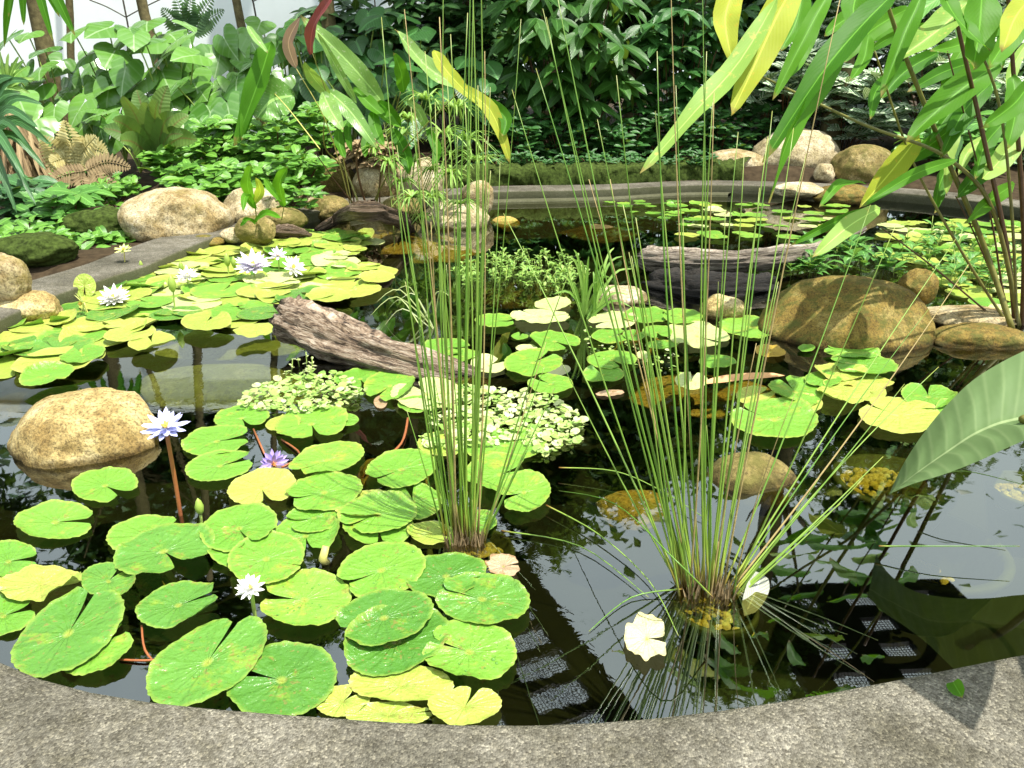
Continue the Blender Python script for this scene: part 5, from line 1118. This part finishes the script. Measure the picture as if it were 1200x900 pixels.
for a in [('leafy cover on the bare soil behind the left rim', 110, 292, 6.0, 80, 22, 40, 120), ('leafy cover at the left foot of the big tan boulder', 140, 275, 6.3, 50, 26, 30, 121), ('leafy cover behind the cream stones', 330, 232, 7.1, 90, 26, 44, 122), ('leafy cover in front of the the mossy mound at the far left', 30, 275, 6.0, 90, 30, 40, 85), ('leafy cover between the two mossy mounds', 90, 285, 6.1, 60, 26, 30, 86), ('leafy cover behind the left rim boulders', 20, 290, 5.6, 60, 24, 24, 87), ('leafy cover left of the big tan boulder', 130, 225, 7.2, 60, 34, 46, 88), ('leafy cover behind the withered ferns', 60, 205, 7.9, 100, 40, 60, 89)]:
    shrub('cover_plant', a[0], 'leafy plant', a[1], a[2], a[3], a[4], a[5], a[6], .06, .13, 'cover_leaf', .35, CG2, clump=3, seed=a[7])
for i in range(7):
    shrub('trailing_plant', ['small dark leafy plant spilling over the mossy kerb, first from the left', 'small dark leafy plant spilling over the mossy kerb, second from the left', 'small dark leafy plant spilling over the mossy kerb, third from the left', 'small dark leafy plant spilling over the middle of the mossy kerb', 'small dark leafy plant spilling over the mossy kerb, third from the right', 'small dark leafy plant spilling over the mossy kerb, second from the right', 'small dark leafy plant spilling over the mossy kerb, nearest the far boulders'][i], 'leafy plant', 580 + i * 39, 190 + U(-4, 4), 9.42 + i * .05, 52, 22, 44, .032, .08, 'dark_leaf', .15, 'small plants trailing over the mossy kerb', clump=4, seed=100 + i)
shrub('green_shrub', 'bright green shrub at the right bank above the rim', 'shrub', 1120, 165, 9.6, 130, 60, 80, .10, .26, 'mid_leaf', .4, None, .2, 3, 90)
shrub('brown_fern_mound', 'brown withered leafy mound behind the stones of the ginger clump', 'plant', 440, 178, 8.4, 70, 40, 90, .05, .14, 'dry', .3, None, .4, 4, 91)
shrub('broad_leaf_plant', 'glossy low plant in front of the moss left of the big tan boulder', 'leafy plant', 80, 248, 6.6, 90, 55, 34, .10, .24, 'mid_leaf', .3, None, .2, 3, 92)
shrub('broad_leaf_plant', 'dark glossy low plant at the far left edge under the dry trunk', 'leafy plant', 25, 235, 6.9, 80, 60, 40, .10, .30, 'strap_blue', .3, None, .3, 3, 93, shape='lance')
# bird nest fern
def rosette(name, label, cat, base, tips, wpx, mat, Y, nm='frond', shape='lance', bend=.15):
    root = empty(name, Q(*base, Y)); tag(root, label, cat)
    for (tx, ty, dy) in tips:
        f = Q(*base, Y); tip = Q(tx, ty, Y + dy); mid = f.lerp(tip, .55) + Vector((0, 0, bend * (tip - f).length)); mb = MB()
        leaf(mb, f, tip, wpx * scale_at(f) * U(.85, 1.15), (U(-.4, .4), -.9, .35), 0, shape, .25, .04, path=spline([f, mid, tip], 5), cross=2); part(mb, nm, M[mat], root)
rosette('bird_nest_fern', 'bird nest fern with stiff upright fronds in front of the heart-leaved bed', 'fern', (182, 190), [(143, 112, -.2), (132, 140, -.4), (160, 105, .1), (172, 120, -.3), (186, 118, -.4), (197, 100, 0), (205, 135, -.4), (222, 135, .1), (140, 165, -.4), (215, 158, -.4), (120, 150, 0), (178, 130, .2), (232, 165, -.3)], 22, 'fern_green', 7.8)
rosette('strap_plant', 'plant with long dark blue-green straps at the left edge', 'strap-leaved plant', (-20, 165), [(45, 150, -.3), (50, 122, 0), (38, 175, -.4), (30, 210, -.5), (42, 240, -.5), (20, 250, -.4), (55, 200, -.2), (25, 110, .1), (35, 95, 0), (60, 170, -.2), (15, 90, 0)], 16, 'strap_blue', 6.4, 'leaf', 'blade', .25)
rosette('strap_plant', 'spiky plant with narrow leaves above the left edge straps', 'strap-leaved plant', (8, 100), [(0, 60, 0), (10, 62, 0), (22, 66, 0), (32, 78, 0), (40, 92, 0), (-10, 70, 0), (36, 110, 0), (-8, 90, 0), (28, 70, .2)], 8, 'sedge', 7.8, 'leaf', 'blade', .05)
def frond(mb, path, wpx, s, n=24):
    c = spline(path, 8); k = len(c)
    tube(mb, c, .004, 4, cap=False)
    for i in range(2, k):
        t = i / (k - 1); L = wpx * s * math.sin(math.pi * (t ** .7 * .93 + .05)) * .5 + .01; d = (c[i] - c[i - 1]).normalized(); sd = d.cross(Vector((0, -1, .3))).normalized()
        for sg in (-1, 1): leaf(mb, c[i], c[i] + (sd * sg + d * .35) * L + Vector((0, 0, -.15 * L)), L * .22 + .012, (0, -.9, .4), 0, 'lance', .1, 0, 3, cross=1)
def fernplant(label, Y, base, fr, mat, w):
    root = empty('fern', Q(*base, Y)); tag(root, label, 'fern')
    for pts in fr:
        mb = MB(); frond(mb, [Q(*base, Y)] + [Q(x, y, Y - .1 * i) for i, (x, y) in enumerate(pts)], w, scale_at(Q(*base, Y))); part(mb, 'frond', M[mat], root)
fernplant('withered yellow fern frond standing among dry fronds left of the bird nest fern', 7.5, (88, 197), [[(84, 170), (76, 142)], [(70, 180), (50, 160)], [(105, 175), (125, 180)], [(95, 180), (112, 160)], [(78, 185), (60, 190)]], 'dead_fern', 40)
fernplant('dry grey-brown fern drooping over the soil below the yellow frond', 7.2, (100, 200), [[(125, 190), (152, 196)], [(118, 205), (140, 225)], [(95, 205), (100, 228)], [(75, 205), (55, 215)], [(110, 200), (120, 222)]], 'dry', 26)
fernplant('green fern in front of the white wall behind the bed', 11.2, (222, 40), [[(205, 25), (190, 10)], [(222, 15), (224, -8)], [(240, 25), (262, 12)], [(215, 20), (205, -5)], [(235, 18), (250, -5)]], 'tree_leaf', 26)
# moss cushions
def cushion(cx, cy, w, h, label, sd):
    o = rock(cx, cy, w, h, label, 'moss', None, .7, sd, 'moss', 'moss_mound', 3, 0, .06, 1.6); return o
cushion(40, 293, 100, 44, 'mossy mound beside the left rim', 51); cushion(115, 262, 90, 40, 'mossy mound left of the big tan boulder', 52); cushion(395, 192, 40, 30, 'moss tuft on top of the moss-covered stone', 53)
# palms and trunks at the top left
def trunk(label, x0, y0, x1, y1, Y, wpx, mat='bark', limbs=(), h=6.5, name='tree'):
    f = Q(x0, y0, Y); t = Q(x1, y1, Y); d = (t - f).normalized(); top = f + d * ((h - f.z) / d.z); f2 = f + d * ((.2 - f.z) / d.z); s = scale_at(f); r = wpx * s / 2
    root = empty(name, f2); tag(root, label, 'tree'); mb = MB(); c = [f2.lerp(top, i / 14) + Vector((.03 * nz(i * .7, Y), .03 * nz(i * .9, 3), 0)) for i in range(15)]
    tube(mb, c, [r * lerp(1.1, .75, i / 14) * (1 + .08 * nz(i * 1.3, x0)) for i in range(15)], 10); part(mb, 'trunk', M[mat], root)
    return root, top
tr1, top1 = trunk('leaning dark mossy tree trunk at the top left corner', 50, 40, 42, 0, 10.2, 20)
tr2, top2 = trunk('thin mossy tree trunk in front of the white wall', 176, 40, 166, 0, 10.6, 12)
tr3, top3 = trunk('slender trunk right of the fern before the white wall', 280, 18, 276, 0, 11.2, 10)
tr4, top4 = trunk('dark trunk at the right end of the white wall', 386, 30, 382, 0, 11.0, 17)
tr5, top5 = trunk('dark brown trunk behind the ginger clump, right of the wall', 470, 45, 466, 0, 11.6, 14)
tr6, top6 = trunk('pale green trunk behind the leaning dark trunk', 82, 40, 80, 0, 11.6, 8)
mb = MB()
def tw(pts, Y, r=.012): tube(mb, spline([Q(x, y, Y) for x, y in pts], 4), r, 5)
tw([(152, 42), (148, 20), (140, -20)], 11.4); tw([(147, 20), (125, 8), (105, 0)], 11.4, .008); tw([(148, 20), (170, 8), (195, -4)], 11.4, .008); tw([(300, 20), (296, 0), (292, -10)], 11.4); tw([(296, 2), (312, -6)], 11.4, .008)
tag(mb.build('bare_sapling', M['twig']), 'thin bare branching sapling against the white wall', 'sapling')
rosette('palm', 'palm leaves hanging into the top left corner', 'palm', (30, -60), [(28, 30, 0), (48, 10, 0), (10, 20, 0), (62, 48, -.2), (88, 42, -.2), (-10, 10, 0), (70, 20, 0), (5, 55, .2)], 13, 'ginger', 7.8, 'leaf', 'lance', .1)
shrub('dry_trunk_skirt', 'palm trunk skirted with hanging dry brown leaves at the left edge', 'palm trunk', 14, 168, 7.6, 56, 110, 60, .035, .55, 'dry', .2, None, 2.5, 3, 95, shape='strap')
# ------------------------------------------------------------------ trees of the background: trunk + crown of many leaves
def crown_mesh(seed, n, lr, rx, ry, rz, clumps=26, mat='tree_leaf'):
    rnd = random.Random(seed); cl = []
    for _ in range(clumps):
        a = Vector((rnd.gauss(0, 1), rnd.gauss(0, 1), rnd.gauss(0, 1))).normalized() * rnd.uniform(.35, .95); cl.append((a, rnd.uniform(.16, .34)))
    mb = MB()
    for i in range(n):
        c, r = rnd.choice(cl); p = c + Vector((rnd.gauss(0, .6), rnd.gauss(0, .6), rnd.gauss(0, .6))) * r
        P3 = Vector((p.x * rx, p.y * ry, p.z * rz)); th = rnd.uniform(0, 6.28); d = Vector((math.cos(th), math.sin(th), rnd.uniform(-.9, .3))).normalized(); L = lr * rnd.uniform(.6, 1.3)
        leaf(mb, P3, P3 + d * L, L * .42, (rnd.gauss(0, .5), rnd.gauss(0, .5) - .2, 1), .08, 'oval', .15, 0, 2, tint=rnd.random(), cross=1)
    o = mb.build('crown', M[mat]); return o
def trunk_mesh(h, r, seed):
    mb = MB(); rnd = random.Random(seed); c = [Vector((.12 * nz(i * .5, seed), .12 * nz(i * .6, seed + 9), h * i / 10)) for i in range(11)]
    tube(mb, c, [r * lerp(1.15, .5, i / 10) for i in range(11)], 9)
    for k in range(6):
        z = rnd.uniform(.55, .9) * h; a = k * 1.05 + rnd.uniform(0, .5); p = Vector((0, 0, z)); tube(mb, curve(p, p + Vector((math.cos(a) * 1.3, math.sin(a) * 1.3, rnd.uniform(.5, 1.2))), (0, 0, -.1), 5), [r * .4, r * .35, r * .3, r * .22, r * .15, r * .08], 6)
    return mb.build('trunk', M['bark'])
protoc = crown_mesh(11, 7500, .30, 2.2, 1.6, 2.2, 34); protot = trunk_mesh(4.6, .13, 4)
first = [True]
def tree(x, y, zc, sx, sy, sz, rot, label, group='dark leafy trees behind the pond'):
    root = empty('tree', (x, y, .1)); tag(root, label, 'tree', group); root.rotation_euler = (0, 0, rot)
    if first[0]: c, t = protoc, protot; first[0] = False
    else:
        c = protoc.copy(); t = protot.copy(); COL.objects.link(c); COL.objects.link(t)
    c.parent = root; t.parent = root; c.location = (0, 0, zc); c.scale = (sx, sy, sz); t.scale = (1, 1, max(.3, zc / 4.6))
for a in [(-.6, 13.4, 3.4, 1, 1, 1.35, .3, 'dense dark tree straight behind the ginger clump'), (2.0, 13.6, 3.2, 1, 1, 1.35, 1.9, 'dense dark tree behind the weeping shrub at the back centre'), (4.6, 14.8, 3.4, 1, 1, 1.35, 3.3, 'dense dark tree behind the lime leaves'), (7.9, 14.6, 3.2, 1, 1, 1.3, 4.4, 'dense dark tree behind the striped shrubs at right'), (10.8, 12.8, 3.3, 1, 1, 1.3, 5.0, 'dense dark tree beyond the right edge'),
          (.6, 15.8, 5.6, 1.2, 1, 1.0, 2.4, 'taller tree rising behind the dark centre trees'), (4.0, 16.2, 5.8, 1.2, 1, 1.1, .9, 'taller tree rising behind the right dark trees'), (8.2, 15.2, 5.4, 1.2, 1, 1.1, 3.9, 'taller tree far behind the striped shrubs')]: tree(*a)
# high crowns above the frame: they shade the back and darken the reflections
for a in [(-2.6, 14.6, 6.3, 1.25, .8, 1.25, .2, 'dense tree directly behind the right end of the white wall'), (-7.2, 14.8, 6.5, 1.4, .8, 1.3, 1.2, 'dense tree directly behind the middle of the white wall'), (-12.0, 14.2, 6.4, 1.4, .8, 1.3, 2.2, 'dense tree directly behind the left end of the white wall'), (-3.4, 13.4, 8.8, .9, .5, .5, .9, 'spreading tree overhanging the white wall'), (-7.6, 13.6, 9.4, 1.3, .6, .6, 3.1, 'spreading tree overhanging the left end of the bed'), (4.3, 10.8, 8.0, .55, .9, .5, .5, 'spreading tree overhanging the right back of the pond'), (-11.0, 12.8, 8.2, 1.2, .7, .7, 1.5, 'spreading tree overhanging the left bed'), (-8.4, 7.2, 6.6, .8, 1.0, .6, 2.5, 'spreading tree beyond the left edge'), (.6, 13.2, 5.6, .9, .8, .6, 2.0, 'spreading tree high above the back centre')]: tree(*a, group='overhanging trees above the pond')
# far wood that closes the horizon
mb = MB(); rnd = random.Random(5)
for i in range(9000):
    a = rnd.uniform(-1.35, 1.5); d = rnd.uniform(19, 23); z = abs(rnd.gauss(0, .45)) * 8 + rnd.uniform(0, 2)
    p = Vector((math.sin(a) * d, math.cos(a) * d, z)); L = rnd.uniform(.4, .9); th = rnd.uniform(0, 6.28)
    leaf(mb, p, p + Vector((math.cos(th), math.sin(th), rnd.uniform(-.6, .4))) * L, L * .5, (rnd.gauss(0, .5), -1, .8), .05, 'oval', .1, 0, 2, tint=rnd.random(), cross=1)
tag(mb.build('far_wood', M['tree_leaf']), 'dense distant greenery closing the view', 'woodland', kind='stuff')
# ------------------------------------------------------------------ overhead frames mirrored in the water
def H(px, py, z):                           # where the mirrored sight line meets the height z
    d = ray(px, py); t = (z + CZ) / -d.z; return Vector((d.x * t, d.y * t, z))
def frame(label, e0, e1, zz, side, cells, wbeam, wrung, gap, post, nrail=2):
    a = H(*e0, zz); c = H(*e1, zz); d = (c - a).normalized(); s = Vector((d.y, -d.x, 0)) * side; L = (c - a).length; yaw = math.atan2(d.y, d.x)
    root = empty('canopy_frame', (post[0], post[1], 0)); tag(root, label, 'canopy frame', 'steel canopy frames over the pond')
    for k in range(nrail):
        o = wbeam / 2 + k * (cells + wbeam); m = a + d * L * .5 + s * o; mb = MB(); box(mb, m, L, wbeam, .12, yaw); part(mb, 'beam', M['frame'], root, False)
    step = wrung + gap; i = 0; mb = MB()
    while (i + 1) * step < L:
        for k in range(nrail - 1):
            m = a + d * (i * step + wrung / 2) + s * (wbeam + cells / 2 + k * (cells + wbeam)); mb = MB(); box(mb, m, wrung, cells, .10, yaw); part(mb, 'rung', M['frame'], root, False)
        i += 1
    mb = MB(); 
    for k in range(nrail - 1):
        q = wbeam + k * (cells + wbeam); x = 0
        while x < L: box(mb, a + d * x + s * (q + cells / 2) + Vector((0, 0, .07)), .011, cells, .012, yaw); x += .06
        x = .02
        while x < cells: box(mb, a + d * L / 2 + s * (q + x) + Vector((0, 0, .085)), L, .011, .012, yaw); x += .06
    part(mb, 'wire_mesh', M['frame'], root, False)
    mb = MB(); box(mb, (post[0], post[1], zz / 2), .16, .16, zz, 0); part(mb, 'post', M['frame'], root, False)
    mb = MB(); tube(mb, [(post[0], post[1], zz - .1), a + s * .3], .07, 6); part(mb, 'arm', M['frame'], root)
frame('steel ladder-like canopy frame high over the middle of the pond', (590, 625), (775, 880), 8.0, 1, .92, .50, .22, .50, (-.6, 15.0), 3)
frame('steel ladder-like canopy frame high over the right of the pond', (878, 690), (968, 850), 8.0, -1, .58, .56, .32, .36, (5.4, 14.2), 4)
